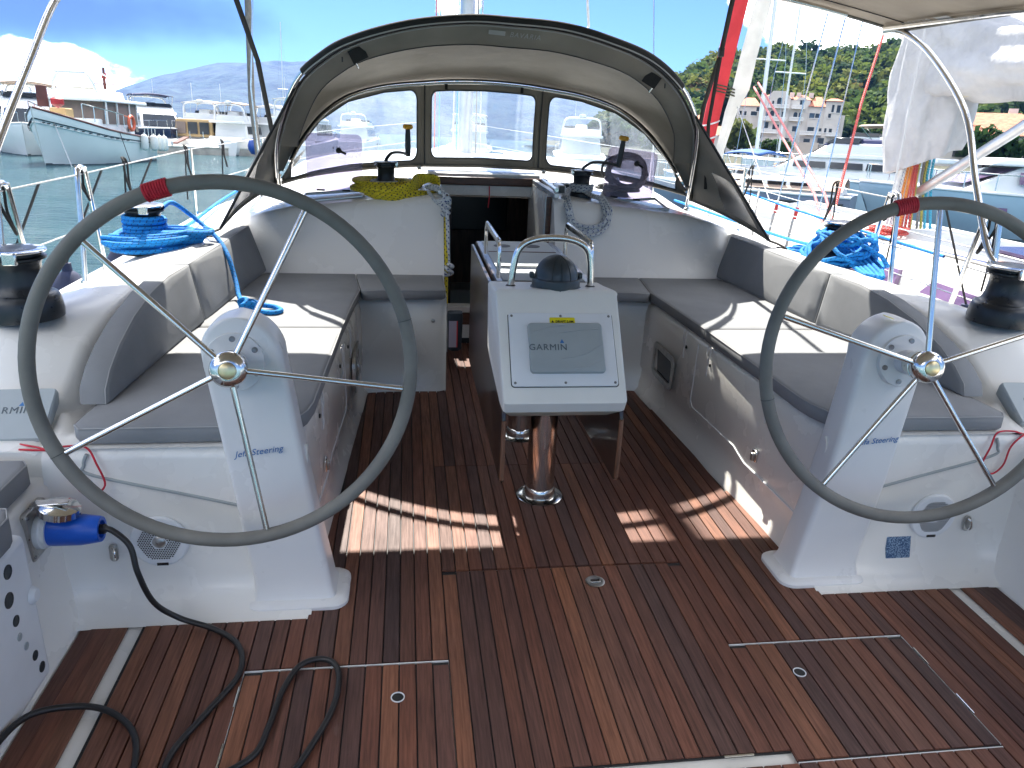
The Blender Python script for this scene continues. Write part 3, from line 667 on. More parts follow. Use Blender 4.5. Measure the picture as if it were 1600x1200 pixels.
# embossed swooshes
for pts in ([(-.13, .058), (-.06, .075), (.0, .085)], [(-.02, .056), (.05, .066), (.12, .07)], [(-.02, -.045), (.06, -.03), (.125, .008)], [(.02, -.085), (.08, -.072), (.13, -.045)]):
    MB().tube(spline([fp(a + .014, b + L * .475, .0252) for a, b in pts], 6), .0022, 6, flat=.4).build('embossed_line', 'grey_plastic_light', pc)
Mt = frame(fp(-.055, L * .475 - .002, .0262), fx, fy)
text_mb('GARMIN', .034, Mt, bold=0, space=1.12).build('lettering', 'logo_grey', pc, smooth=0)
g = MB(); q = V((-.003, L * .475 + .021)); g.add([fp(q.x - .008, q.y - .006, .0265), fp(q.x + .008, q.y - .006, .0265), fp(q.x, q.y + .009, .0265)], [(0, 1, 2)]); g.build('emblem', 'logo_blue', pc, smooth=0, fix=False)
st = thing('draft_sticker', fp(.03, L * .475 + .111, .009), 'yellow warning sticker reading draft above the chart plotter', 'sticker')
g = MB(); pn = rrect(.094, .026, .004)
g.loft([[fp(p[0] + .008, p[1] + L * .475 + .1105, o) for p in pn] for o in (.0086, .0094)]); g.build('backing', 'yellow_sticker', st)
text_mb('DRAFT 2.0M', .0125, frame(fp(.016, L * .475 + .1065, .0098), fx, fy), bold=.0003).build('lettering', 'black', st, smooth=0)
g = MB(); g.add([fp(-.033, L * .475 + .103, .0098), fp(-.023, L * .475 + .103, .0098), fp(-.028, L * .475 + .113, .0098)], [(0, 1, 2)]); g.build('warning_triangle', 'black', st, smooth=0)
# columns
for y in (2.806, 3.43):
    g = MB(); g.lathe([(.098, .0006), (.098, .005), (.094, .008), (.066, .010), (.064, .03), (.062, .045), (.058, .05), (.058, .62)], 36, (0, y, 0)); g.build('column', 'steel', tb, smooth=35)
# table top and hanging leaves
MB().box((0, 3.44, .872), (.40, .94, .03)).build('table_top', 'leaf_wood', tb, bevel=.006)
MB().box((0, 3.44, .8885), (.34, .92, .004)).build('top_inlay', 'grey_plastic_light', tb, bevel=.002)
for x in (-.08, .07): MB().lathe([(0, 0), (.042, 0), (.042, .0015), (0, .0015)], 24, (x, 3.76, .8905)).build('cup_recess', 'black', tb)
MB().box((0, 3.60, .8915), (.33, .012, .003)).build('joint_strip', 'trim_wood', tb)
MB().box((0, 3.25, .8915), (.33, .006, .003)).build('joint_strip', 'dark_plastic', tb)
for s in (-1, 1):
    g = MB(); prof = [(2.445, .262), (2.455, .252), (2.49, .25), (3.86, .25), (3.9, .28), (3.9, .872), (2.78, .872), (2.70, .80), (2.46, .545), (2.445, .50)]
    g.prism(prof, lambda p: V((s * .207, p[0], p[1])), lambda p: V((s * .223, p[0], p[1]))); lf = g.build('leaf', 'leaf_wood', tb, bevel=.003)
    MB().tube([(s * .215, 2.444, .268), (s * .215, 2.444, .50)], .0085, 6).build('edge_band', 'dark_wood', lf)
    # flat steel fiddle rail
    g = MB(); ps = [(2.98 + .0, .90), (2.98, 1.0), (3.0, 1.032), (3.04, 1.04), (3.44, 1.04), (3.48, 1.03), (3.5, 1.0), (3.5, .90)]
    g.tube(spline([V((s * .188, a, b)) for a, b in ps], 4), .016, 8, flat=.55); g.build('fiddle_rail', 'steel', tb)
# guard hoop
hp = [(-.158, .90), (-.150, .97), (-.137, 1.03), (-.11, 1.063), (-.06, 1.082), (0, 1.087), (.06, 1.083), (.11, 1.066), (.14, 1.035), (.152, .97), (.155, .90)]
MB().tube(spline([V((x, 2.83 + .02 * (z - .9), z)) for x, z in hp], 5), .0135, 12).build('guard_hoop', 'steel', tb)
for x in (-.158, .155): MB().lathe([(.02, 0), (.022, .004), (.015, .012)], 16, (x, 2.83, .895)).build('hoop_foot', 'dark_plastic', tb)
# steering compass
cp = thing('compass', (.012, 2.80, .905), 'dark domed steering compass under the table guard hoop', 'compass')
cx = (.012, 2.80, .900)
g = MB(); g.lathe([(.098, 0), (.098, .006), (.092, .01), (.092, .04), (.09, .044)], 40, cx); g.build('bezel', 'compass', cp, smooth=30)
g = MB(); g.lathe([(.086, .04)] + [(.083 * cos(RD(a)), .044 + .086 * sin(RD(a))) for a in (0, 10, 20, 30, 40, 50, 60, 70, 80, 87)], 40, cx); g.build('hood', 'compass', cp, smooth=35)
for a in (-112, -60, -85): 
    MB().tube([V(cx) + V((.084 * cos(RD(e)) * cos(RD(a)), .084 * cos(RD(e)) * sin(RD(a)), .044 + .0865 * sin(RD(e)))) for e in range(0, 84, 8)], .0018, 5).build('hood_rib', 'dark_plastic', cp)
for a in (175, 5): MB().box(V(cx) + V((.094 * cos(RD(a)), .094 * sin(RD(a)), .05)), (.016, .03, .022)).build('pivot', 'compass', cp, bevel=.004)

# ------------------------------------------------------------------ small fittings of the cockpit
for s, side in ((-1, 'port'), (1, 'starboard')):
    sp_ = thing('speaker', (s * 1.325, 2.17, .14), 'round white %s cockpit loudspeaker with perforated grille' % side, 'loudspeaker')
    M = frame((s * 1.325, 2.1735, .225), (1, 0, 0), (0, .02, 1))
    g = MB(); g.M = M; g.lathe([(.088, .0), (.088, .006), (.083, .011), (.070, .0125), (.066, .0115), (.03, .0120), (.0, .0122)], 48); g.build('bezel', 'grey_plastic_light' if 0 else 'white_plastic', sp_, smooth=30)
    g = MB(); g.M = M
    for i in range(-14, 15):
        for j in range(-14, 15):
            x = (i + (j % 2) * .5) * .0072; y = j * .0063
            if .022 < math.hypot(x, y) < .0625: g.add([(x + .0028 * cos(a), y + .0028 * sin(a), .0132) for a in [2 * pi * k / 6 for k in range(6)]], [tuple(range(6))])
    g.build('perforations', 'black', sp_, smooth=0, fix=False, kind='stuff')
    g = MB(); g.M = M; g.lathe([(0, .018), (.012, .017), (.019, .0135), (.021, .011)], 24); g.build('tweeter', 'steel_dull' if s < 0 else 'white_plastic', sp_)
    g = MB(); g.M = M; g.box((.004, -.077, .0135), (.034, .009, .002)); g.build('badge', 'black', sp_)
    hk = thing('strap_hook', (s * 1.462, 2.165, .17), 'small steel eye on the %s bench end next to the loudspeaker' % side, 'hook')
    M = frame((s * 1.462, 2.163, .194), (1, 0, 0), (0, .02, 1))
    g = MB(); g.M = M; g.loft([[V((p[0], p[1], z)) for p in rrect(.024, .06, .0115)] for z in (0, .004)]); g.build('plate', 'steel_dull', hk)
    g = MB(); g.M = M; g.tube(spline([(0, .02, .003), (.006, .012, .014), (.008, -.008, .018), (.004, -.02, .012), (0, -.022, .003)], 4), .004, 8); g.build('eye', 'steel', hk)
    # covered helm plotter on the coaming end
    pp = thing('helm_plotter', (s * 1.775, 2.33, .55), 'grey covered helm plotter beside the %s helm' % side, 'plotter')
    up = V((0, .82, .57)).normalized(); M = frame((s * 1.782, 2.315, .592), (1, 0, -.02 * s), up)
    g = MB(); pn = rrect(.285, .185, .014); g.M = M
    g.loft([[V((p[0] * k, p[1] * k, o)) for p in pn] for o, k in ((-.05, .9), (.0, 1.0), (.012, 1.0), (.017, .975))]); g.build('sun_cover', 'grey_plastic_light', pp, smooth=35)
    text_mb('GARMIN', .034, M @ Matrix.Translation((-.02 * -s * -1, .01, .0178)), bold=0, space=1.12).build('lettering', 'logo_grey', pp, smooth=0)
    g = MB(); g.M = M; q = .075 if s < 0 else .115
    q = .055; g.add([(q - .008, .026, .0182), (q + .008, .026, .0182), (q, .041, .0182)], [(0, 1, 2)]); g.build('emblem', 'logo_blue', pp, smooth=0, fix=False)
    # red lashing line lying by the plotter
    y0 = 2.19
    cdp = [(1.69, 2.20, .538), (1.60, 2.185, .541), (1.56, 2.19, .55), (1.50, 2.19, .545), (1.47, 2.17, .50), (1.455, 2.168, .43), (1.50, 2.168, .395), (1.535, 2.165, .43), (1.55, 2.17, .50), (1.60, 2.18, .542), (1.70, 2.23, .541)]
    MB().tube(spline([V((s * a, b - .008, c)) for a, b, c in cdp], 6), .0032, 6, uv=True).build('red_lashing', 'red_cord', label='thin red cord lashed by the %s helm plotter' % side, cat='cord')
# blue and white information plate
g = MB(); g.M = frame((1.212, 2.166, .105), (1, 0, 0), (0, .25, 1)); g.loft([[V((p[0], p[1], z)) for p in rrect(.095, .085, .003)] for z in (-.004, .005)])
mt, t, b, o_ = newmat('info_plate'); vec = coords(t, (1, 1, 1)); c = mixc(t, ramp(t, noise_n(t, vec, 240, 3, .6), .45, .6), (.02, .065, .16), (.30, .42, .55)); t.links.new(c, b.inputs['Base Color']); b.inputs['Roughness'].default_value = .3
g.build('info_plate', 'info_plate', label='small square blue information plate low on the starboard bench end', cat='plate')
# shore power inlet, plug and cable
si = thing('shore_power_inlet', (-1.60, 2.02, .28), 'chromed shore power inlet with round lid on the port side wall', 'power inlet')
M = frame((-1.600, 2.03, .362), (0, 1, 0), (0, 0, 1))      # z axis points inboard
g = MB(); g.M = M; g.loft([[V((p[0], p[1], z)) for p in rrect(.12, .15, .012)] for z in (-.01, .006)]); g.build('plate', 'steel_dull', si, bevel=.002)
g = MB(); g.M = M; g.lathe([(.052, .004), (.052, .02), (.049, .024), (.049, .035), (.045, .036)], 32, (0, -.005, 0)); g.build('collar', 'white_plastic', si, smooth=30)
for x, y in ((-.048, .062), (.048, .062), (-.048, -.062), (.048, -.062)):
    g = MB(); g.M = M; g.lathe([(0, .009), (.005, .008), (.006, .006)], 10, (x, y, 0)); g.build('screw', 'screw', si)
g = MB(); g.M = M @ Matrix.Translation((0, .062, .068)) @ Matrix.Rotation(RD(-78), 4, 'X'); pr_ = [(0, -.008), (.05, -.008)]
ring = []
for z, rr in ((-.012, .050), (-.010, .053), (.010, .053), (.014, .046), (.016, .0)):
    ring.append([V(((rr + (.0022 * (k % 2) if abs(z) < .011 and rr > .05 else 0)) * cos(2 * pi * k / 48), (rr + (.0022 * (k % 2) if abs(z) < .011 and rr > .05 else 0)) * sin(2 * pi * k / 48), z)) for k in range(48)])
g.loft(ring); g.build('lid', 'steel', si, smooth=35)
g = MB(); g.M = M; g.hexa([V((-.02, .068, .0)), V((.02, .068, .0)), V((.02, .085, .0)), V((-.02, .085, .0))], [V((-.013, .083, .10)), V((.013, .083, .10)), V((.013, .09, .10)), V((-.013, .09, .10))]); g.build('lid_arm', 'steel', si, bevel=.003)
pg = thing('shore_power_plug', (-1.5, 2.025, .31), 'blue shore power plug pushed into the inlet', 'plug')
g = MB(); g.M = M; g.lathe([(.0, .034), (.043, .034), (.0445, .05), (.0445, .12), (.041, .145), (.038, .165), (.036, .172), (.026, .172), (.024, .16), (0, .16)], 32, (0, -.005, 0)); g.build('shell', 'blue_plug', pg, smooth=35)
g = MB(); g.M = M; g.lathe([(.014, .155), (.015, .18), (.011, .185)], 16, (0, -.005, 0)); g.build('gland', 'black_rubber', pg)
cb = [(-1.43, 2.025, .357), (-1.40, 2.022, .357), (-1.352, 2.01, .31), (-1.333, 1.99, .23), (-1.305, 2.0, .12), (-1.245, 2.02, .045), (-1.14, 2.0, .012), (-1.055, 1.92, .010), (-1.03, 1.80, .010), (-1.08, 1.67, .010), (-1.135, 1.54, .010), (-1.13, 1.46, .010), (-1.04, 1.44, .011), (-.94, 1.50, .011), (-.915, 1.60, .011), (-.90, 1.72, .011), (-.865, 1.82, .011), (-.80, 1.842, .011), (-.755, 1.79, .011), (-.755, 1.66, .011), (-.80, 1.52, .011), (-.87, 1.38, .011), (-1.0, 1.22, .011), (-1.15, 1.2, .011), (-1.205, 1.34, .011), (-1.215, 1.50, .011), (-1.255, 1.61, .012), (-1.34, 1.685, .013), (-1.43, 1.70, .02), (-1.52, 1.65, .04), (-1.54, 1.50, .06), (-1.53, 1.3, .05)]
MB().tube(spline(cb, 8), .0085, 10).build('power_cable', 'black_rubber', label='black shore power cable looped over the teak floor', cat='cable')
# pouch hanging in the companionway
po = thing('torch_pouch', (-.30, 4.035, .30), 'navy pouch with grey label hanging beside the companionway', 'pouch')
g = MB(); g.loft([[V((-.292 + p[0], 4.03 + p[1], z)) for p in rrect(w_, d_, .02)] for z, w_, d_ in ((.26, .055, .06), (.27, .075, .075), (.45, .085, .08), (.475, .08, .075), (.478, .06, .05))]); g.build('bag', 'pouch_navy', po, smooth=40)
MB().box((-.306, 3.991, .36), (.042, .004, .15)).build('label_patch', 'pouch_label', po); MB().box((-.282, 3.9905, .36), (.006, .004, .15)).build('red_stripe', 'red_plain', po)
# ------------------------------------------------------------------ winches, handles and ropes
def winch(base, k, label, kind='big'):
    b = V(base); wi = thing('winch', b, label, 'winch')
    if kind == 'big':
        g = MB(); g.lathe([(.122, -.01), (.125, .01), (.119, .055), (.112, .07), (.095, .078)], 40, b); g.build('skirt', 'winch_black', wi, smooth=40)
        g = MB(); g.lathe([(.098, .076), (.088, .085), (.080, .11), (.076, .15), (.077, .175), (.084, .185)], 40, b); g.build('drum', 'winch_black', wi, smooth=40)
        g = MB(); g.lathe([(.084, .186), (.096, .19), (.096, .197), (.080, .201), (.080, .206), (.095, .211), (.095, .217), (.085, .222), (.03, .224), (.0, .224)], 40, b); g.build('self_tailer', 'winch_black', wi, smooth=30)
        g = MB(); g.lathe([(.097, .213), (.099, .216), (.098, .2195), (.090, .2225)], 40, b); g.build('top_ring', 'steel', wi)
        g = MB(); g.box(b + V((.03 * k, -.094, .203)), (.045, .016, .042)); g.build('stripper_arm', 'steel', wi, bevel=.005)
    else:
        g = MB(); g.lathe([(.075, -.01), (.074, .02), (.064, .028)], 32, b); g.build('skirt', 'winch_black', wi, smooth=40)
        g = MB(); g.lathe([(.066, .026), (.058, .04), (.052, .08), (.055, .125), (.062, .133)], 32, b); g.build('drum', 'winch_black', wi, smooth=40)
        g = MB(); g.lathe([(.062, .134), (.074, .138), (.074, .143), (.060, .147), (.060, .152), (.075, .157), (.074, .162), (.06, .166), (0, .167)], 32, b); g.build('self_tailer', 'winch_black', wi, smooth=30)
        g = MB(); g.box(b + V((.066 * k, -.02, .150)), (.02, .02, .035)); g.build('stripper_arm', 'steel', wi, bevel=.004)
    return wi
winch((-1.85, 2.70, .815), 1, 'big black port aft winch on the coaming beside the helm')
winch((1.85, 2.70, .815), -1, 'big black starboard aft winch on the coaming beside the helm')
winch((-1.81, 3.90, .812), 1, 'black port coaming winch wrapped in blue rope')
winch((1.81, 3.90, .812), -1, 'black starboard coaming winch buried in blue rope')
winch((-.68, 5.0, 1.025), 1, 'small black cabin-top winch inside the yellow rope coil', 'small')
winch((.585, 5.0, 1.012), -1, 'small black cabin-top winch with white rope coil hung round it', 'small')
def handle(b, d, tilt, label):
    b = V(b); h = thing('winch_handle', b, label, 'winch handle'); d = V(d).normalized()
    tp = b + d * .25 + V((0, 0, .035))
    MB().tube(spline([b, b + V((0, 0, .02)) + d * .015, b + d * .07 + V((0, 0, .048)), b + d * .17 + V((0, 0, .047)), tp - V((0, 0, .005))], 5), .0125, 10, flat=.75).build('arm', 'dark_plastic', h)
    u = (V((0, 0, 1)) + V(tilt)).normalized()
    MB().tube([tp - u * .015, tp + u * .02, tp + u * .05, tp + u * .11, tp + u * .155], [.016, .019, .0195, .018, .0155], 14).build('grip', 'dark_plastic', h)
    M = frame(tp + u * .155, u.orthogonal(), u.cross(u.orthogonal()))
    g = MB(); g.M = M; g.lathe([(.0, -.002), (.026, 0), (.033, .008), (.033, .022), (.026, .03), (0, .031)], 20); g.build('knob', 'yellow', h, smooth=35)
handle((-.68, 5.0, 1.19), (.50, .75, 0), (.0, 0, 0), 'winch handle with yellow knob standing over the yellow coil')
handle((.585, 5.0, 1.178), (1, .12, 0), (.12, 0, 0), 'winch handle with yellow knob beside the tinted starboard hatch lid')
def jit(p, a, sd): return V(p) + V((noise.noise(V((sd, p[0] * 5, p[1] * 5))), noise.noise(V((p[2] * 5, sd + 7.3, p[0] * 5))), noise.noise(V((p[1] * 5, p[0] * 4, sd + 3.1))))) * a
def loops(c, ax, ay, rx, ry, n, lift, rj=.18, sj=.03, ph=0, seg=26, seed=0):
    rr = random.Random(seed); out = []; c = V(c); ax = V(ax); ay = V(ay); az_ = ax.cross(ay)
    fx_, fy_, ox, oy = 1, 1, 0, 0
    for k in range(n):
        a, b, o1, o2, lz = 1 + rr.uniform(-rj, rj * .4), 1 + rr.uniform(-rj, rj * .4), rr.uniform(-sj, sj), rr.uniform(-sj, sj), lift(k / max(1, n - 1)) + rr.uniform(-.004, .004)
        for j in range(seg):
            t = j / seg; an = 2 * pi * t + ph; w0 = max(0, 1 - t * 3)
            A, B, O1, O2 = lerp(a, fx_, w0), lerp(b, fy_, w0), lerp(o1, ox, w0), lerp(o2, oy, w0)
            lz0 = lerp(lz, out_lz, w0) if k else lz
            out.append(c + ax * (rx * A * cos(an) + O1) + ay * (ry * B * sin(an) + O2) + az_ * lz0)
        fx_, fy_, ox, oy = a, b, o1, o2; out_lz = lz
    return out
X_, Y_, Z_ = V((1, 0, 0)), V((0, 1, 0)), V((0, 0, 1))
def rope_thing(name, paths, r, mat, label, cat='rope', seg=8):
    allp = [q for p in paths for q in p]; c = sum((V(q) for q in allp), V((0, 0, 0))) / len(allp); c.z = min(q[2] for q in allp) - r
    th_ = thing(name, c, label, cat)
    for p in paths:
        g = MB(); g.uv = []; g.tube(p, r, seg, uv=True); g.build('strand', mat, th_, fix=False, smooth=80)
    return th_
# port blue sheet: turns on the drum, loops round the foot, tail over the backrest
RB = .0115
turns = loops((-1.81, 3.90, .812), X_, Y_, .091, .091, 4, lambda t: .10 + .064 * t, .02, .002, seed=1)
foot = [jit(q_, .03, 2.0) for q_ in loops((-1.79, 3.86, .835), X_, Y_, .18, .21, 8, lambda t: .0 + .07 * (t % .34) / .34, .34, .035, 2.0, seed=5)]
tongue = [jit(q_, .03, 5.0) for q_ in loops((-1.655, 3.86, .872), V((.86, .45, 0)), V((-.45, .86, 0)), .16, .055, 7, lambda t: .05 * t, .35, .03, 1.0, seed=8)]
tail = spline([(-1.72, 3.90, 1.02), (-1.70, 4.0, 1.03), (-1.64, 4.08, .96), (-1.58, 4.06, .915), (-1.50, 3.97, .872), (-1.43, 3.87, .80), (-1.385, 3.79, .69), (-1.345, 3.68, .624), (-1.25, 3.52, .618), (-1.17, 3.46, .618), (-1.13, 3.50, .618), (-1.17, 3.56, .62), (-1.25, 3.54, .635)], 8)
knot = [V((-1.275 + .035 * sin(2 * t) * cos(3 * t) - .02 * cos(t), 3.49 + .045 * sin(2 * t), .635 + .025 * sin(3 * t) + .004)) for t in [2 * pi * k / 60 for k in range(60)]]
rope_thing('blue_rope', [turns, foot, tongue, tail, knot], RB, 'rope_blue', 'bright blue rope on the port winch, its tail knotted on the seat cushion')
rope_thing('blue_sheet', [spline([(-1.86, 3.99, .88), (-1.93, 4.6, .79), (-1.97, 5.2, .73), (-2.03, 6.6, .74), (-1.95, 8.0, .80)], 8)], RB, 'rope_blue', 'blue sheet leading forward along the port side deck')
# starboard: a beehive of loops
t1 = loops((1.81, 3.90, .812), X_, Y_, .096, .096, 4, lambda t: .10 + .064 * t, .03, .004, seed=2)
hv = []
for k in range(15):
    rr = random.Random(40 + k); a0 = rr.uniform(0, 6.28); cx = 1.79 + rr.uniform(-.03, .03); cy = 3.83 + rr.uniform(-.08, .05)
    q = []
    for j in range(28):
        t = 2 * pi * j / 27; R1 = .105 + .075 * (.5 - .5 * cos(t + a0)) + rr.uniform(-.004, .004); zz = .985 - 1.9 * (R1 - .1) + .012 * sin(3 * t + k)
        q.append(V((cx + R1 * cos(t) * .95, cy + R1 * sin(t) * 1.25, max(.828, zz))))
    hv.append(q)
fan = [spline([(1.78, 3.82, .96), (1.72 + .02 * k, 3.70 - .02 * k, .89), (1.72 + .015 * k, 3.55 - .03 * k, .845), (1.70 + .01 * k, 3.42 - .015 * k, .84), (1.78 + .006 * k, 3.46, .84), (1.86, 3.72 - .03 * k, .86), (1.83, 3.85, .95)], 6) for k in range(5)]
bit = loops((1.70, 4.06, .83), X_, Y_, .09, .06, 3, lambda t: .03 * t, .25, .02, seed=9)
rope_thing('blue_rope', [t1] + hv + fan + [bit], RB, 'rope_blue', 'heap of bright blue rope piled over the starboard winch')
rope_thing('blue_sheet', [spline([(1.88, 4.0, .88), (1.98, 4.6, .80), (2.06, 5.6, .76), (2.02, 7.2, .76)], 8)], RB, 'rope_blue', 'blue sheet leading forward along the starboard side deck')
# yellow coil on the cabin top
RY = .0115
y1 = loops((-.69, 4.93, 1.03), X_, Y_, .18, .26, 12, lambda t: .0 + .055 * ((t * 3) % 1), .14, .018, 0.4, seed=21)
y2 = [spline([(-.80 + .01 * k, 4.72 - .006 * k, 1.03 + .006 * k), (-.66, 4.655 - .006 * (k % 3), 1.0 + .009 * k), (-.53, 4.70, 1.03 + .010 * k), (-.46 - .004 * k, 4.84, 1.075 + .008 * k), (-.40 + .006 * k, 4.93, 1.085 + .004 * k), (-.36, 4.90 - .01 * k, 1.05), (-.40, 4.78, 1.03), (-.50, 4.70, 1.015 + .004 * k), (-.64, 4.66, .985 + .006 * k), (-.80, 4.74, 1.02)], 7) for k in range(7)]
y3 = spline([(-.345, 4.72, 1.04), (-.322, 4.60, 1.0), (-.322, 4.50, .80), (-.322, 4.44, .62), (-.322, 4.43, .42)], 8)
rope_thing('yellow_rope', [y1] + y2 + [y3], RY, 'rope_yellow', 'coiled yellow rope round the port cabin-top winch')
w1 = loops((-.68, 4.99, 1.045), X_, Y_, .085, .10, 3, lambda t: .02 * t, .1, .01, seed=23)
w2 = [spline([(-.43, 4.80, 1.06), (-.37 + .008 * k, 4.70 - .01 * k, 1.075 - .008 * k), (-.335 + .006 * k, 4.60, 1.05 - .02 * k), (-.345 + .01 * k, 4.56, .985 + .01 * k), (-.38, 4.62, 1.0), (-.42, 4.72, 1.04)], 6) for k in range(5)]
w3 = spline([(-.33, 4.58, 1.02), (-.318, 4.53, .95), (-.312, 4.50, .85), (-.310, 4.47, .72), (-.308, 4.45, .64)], 8)
w4 = [V((-.308 + .022 * sin(2 * t), 4.44 + .02 * cos(3 * t), .625 + .03 * sin(t))) for t in [2 * pi * k / 40 for k in range(40)]]
w5 = [V((-.325 + .02 * sin(2 * t), 4.55 + .022 * cos(3 * t), .955 + .026 * sin(t))) for t in [2 * pi * k / 40 for k in range(40)]]
rope_thing('white_rope', [w1] + w2 + [w3, w4, w5], RY, 'rope_white', 'white and blue flecked rope hanging down the companionway edge')
# white coil hung on the starboard winch
wc = []
for k in range(9):
    rr = random.Random(60 + k); q = []
    w_ = .125 * rr.uniform(.82, 1.12); d_ = .165 * rr.uniform(.80, 1.1); yo = rr.uniform(-.02, .02)
    for j in range(30):
        t = 2 * pi * j / 29; x = w_ * sin(t); z = 1.06 - d_ * (.5 - .5 * cos(t)) * 1.25
        y = lerp(5.02, 4.58, min(1, (.5 - .5 * cos(t)) * 1.9)) + yo
        if y > 4.66: z = max(z, 1.03)
        else: y = min(y, 4.405 + .195 * max(0, min(1, (z - .6) / .36)) - .016 - .012 * (k % 3))
        q.append(V((.545 + x * (1.0 if y < 4.8 else .9), y, z + rr.uniform(-.003, .003))))
    wc.append(q)
rope_thing('white_rope', wc + [loops((.585, 5.0, 1.05), X_, Y_, .07, .07, 3, lambda t: .03 * t, .05, .004, seed=3)], RY, 'rope_white', 'white and blue flecked rope coil hung over the starboard cabin-top winch')
# grey coil and plastic-wrapped gear behind the starboard lid
gc = loops((.97, 5.32, 1.14), V((1, 0, 0)), V((0, .25, .97)), .15, .12, 7, lambda t: .04 * t, .15, .02, seed=31)
rope_thing('grey_rope', [gc, loops((.92, 5.30, 1.03), X_, Y_, .13, .10, 4, lambda t: .03 * t, .2, .03, seed=33)], .009, 'rope_grey', 'grey rope coil behind the tinted starboard hatch lid')
g = MB(); g.grid(lambda u, v: V((.78 + .22 * u, 5.22 + .12 * v, .985 + .10 * sin(pi * u) * sin(pi * v) * (1 + .8 * noise.noise(V((u * 6, v * 6, 2)))))), 14, 10); g.build('crumpled_bag', 'alloy', label='crumpled shiny bag beside the grey rope coil', cat='bag')
# rope clutches by the winches
for s in (-1, 1):
    cl = thing('rope_clutch', (s * .5, 5.2, 1.02), ('port' if s < 0 else 'starboard') + ' bank of dark rope clutches behind the cabin-top winch', 'rope clutch')
    for k in range(3):
        MB().box((s * (.46 + .035 * k), 5.22, 1.045), (.026, .12, .045)).build('clutch_body', 'dark_plastic', cl, bevel=.006)
        MB().box((s * (.46 + .035 * k), 5.17, 1.072), (.018, .07, .012)).build('lever', 'steel_dull', cl, bevel=.003)

# ------------------------------------------------------------------ open tinted deck hatch lids
for s, x0, x1, zb, zt_, side in ((-1, -1.182, -.832, .985, 1.338, 'port'), (1, .772, 1.115, .985, 1.312, 'starboard')):
    hl_ = thing('deck_hatch', ((x0 + x1) / 2, 5.12, zb), 'tinted acrylic deck hatch lid standing open on the %s side' % side, 'hatch')
    xm = (x0 + x1) / 2; M = frame((xm, 5.12, (zb + zt_) / 2), (1, 0, -.10 if s > 0 else .0), (0, .10, 1))
    g = MB(); g.M = M; pn = rrect(x1 - x0, zt_ - zb, .035); g.loft([[V((p[0], p[1], z)) for p in pn] for z in (-.005, .005)]); g.build('lid', 'acrylic', hl_, smooth=30)
    g = MB(); g.M = M; g.lathe([(0, .0), (.018, 0), (.018, .012), (0, .014)], 16, (.03, .075, .006)); g.build('knob', 'black', hl_)
    g = MB(); g.M = M; g.tube([(.03, .075, .018), (.075, .055, .024)], .008, 8); g.build('lever', 'black', hl_)
    for q in (-.09, .07): g = MB(); g.M = M; g.box((q, -(zt_ - zb) / 2 + .006, .008), (.05, .012, .012)); g.build('hinge', 'black', hl_, bevel=.002)
    g = MB(); g.tube([(x0 - .01, 4.80, zb - .035), (x1 + .01, 4.80, zb + (.01 if s < 0 else -.02)), (x1 + .01, 5.10, zb + .012), (x0 - .01, 5.10, zb - .02)], .009, 6, closed=True); g.build('frame', 'alloy', hl_)

# ------------------------------------------------------------------ sprayhood
BW = [(0, 5.76, 1.70), (.24, 5.75, 1.692), (.42, 5.73, 1.675), (.70, 5.69, 1.639), (.945, 5.605, 1.563), (1.12, 5.46, 1.43), (1.25, 5.25, 1.24), (1.325, 5.07, 1.06)]
# aft bow (leaning aft) and the canvas edge that hangs just inside it
TB = [(-1.357, 5.045, 1.02), (-1.30, 4.74, 1.30), (-1.135, 4.40, 1.61), (-.965, 4.25, 1.755), (-.795, 4.16, 1.835), (-.53, 4.08, 1.905), (-.25, 4.045, 1.94), (-.03, 4.04, 1.94), (.225, 4.055, 1.93), (.48, 4.10, 1.885), (.735, 4.19, 1.815), (.955, 4.32, 1.69), (1.125, 4.50, 1.53), (1.215, 4.66, 1.38), (1.35, 5.06, 1.0)]
AR = [(-1.350, 5.05, 1.02), (-1.285, 4.79, 1.29), (-1.12, 4.49, 1.59), (-.95, 4.355, 1.735), (-.785, 4.275, 1.815), (-.525, 4.195, 1.885), (-.25, 4.165, 1.92), (-.025, 4.16, 1.92), (.23, 4.175, 1.91), (.485, 4.215, 1.865), (.735, 4.30, 1.795), (.955, 4.42, 1.67), (1.12, 4.57, 1.51), (1.21, 4.72, 1.37), (1.345, 5.06, 1.0)]
def full(c, n=5):
    h = [V(p) for p in c]; l = [V((-p[0], p[1], p[2])) for p in c[1:]][::-1]
    return spline(l + h, n)
def resample(p, n):
    L = [0.0]
    for i in range(1, len(p)): L.append(L[-1] + (p[i] - p[i - 1]).length)
    out = []; k = 0
    for j in range(n):
        d = L[-1] * j / (n - 1)
        while k < len(p) - 2 and L[k + 1] < d: k += 1
        t = (d - L[k]) / max(1e-9, L[k + 1] - L[k]); out.append(p[k].lerp(p[k + 1], min(1, max(0, t))))
    return out
hood = thing('sprayhood', (0, 5.2, 1.0), 'taupe canvas sprayhood with clear windows over the companionway', 'sprayhood')
N = 71; A = resample(spline(AR, 6), N); B = resample(full(BW), N); TBW = spline(TB, 6)
MB().tube(TBW, .0125, 10).build('aft_bow', 'steel', hood); MB().tube(TBW[14:-18], .020, 10).build('bow_sleeve', 'black_web', hood); MB().tube([p + V((0, -.014, -.016)) for p in TBW[14:-18]], .004, 5).build('piping', 'piping', hood); MB().tube([p + V((0, -.01, -.01)) for p in B[3:-3]], .0115, 10).build('forward_bow', 'steel', hood)
def out_(p, d, dy=0): # push away from the hood's axis
    q = V((p.x, 0, p.z - 1.1)); q.normalize(); return p + q * d + V((0, dy, 0))
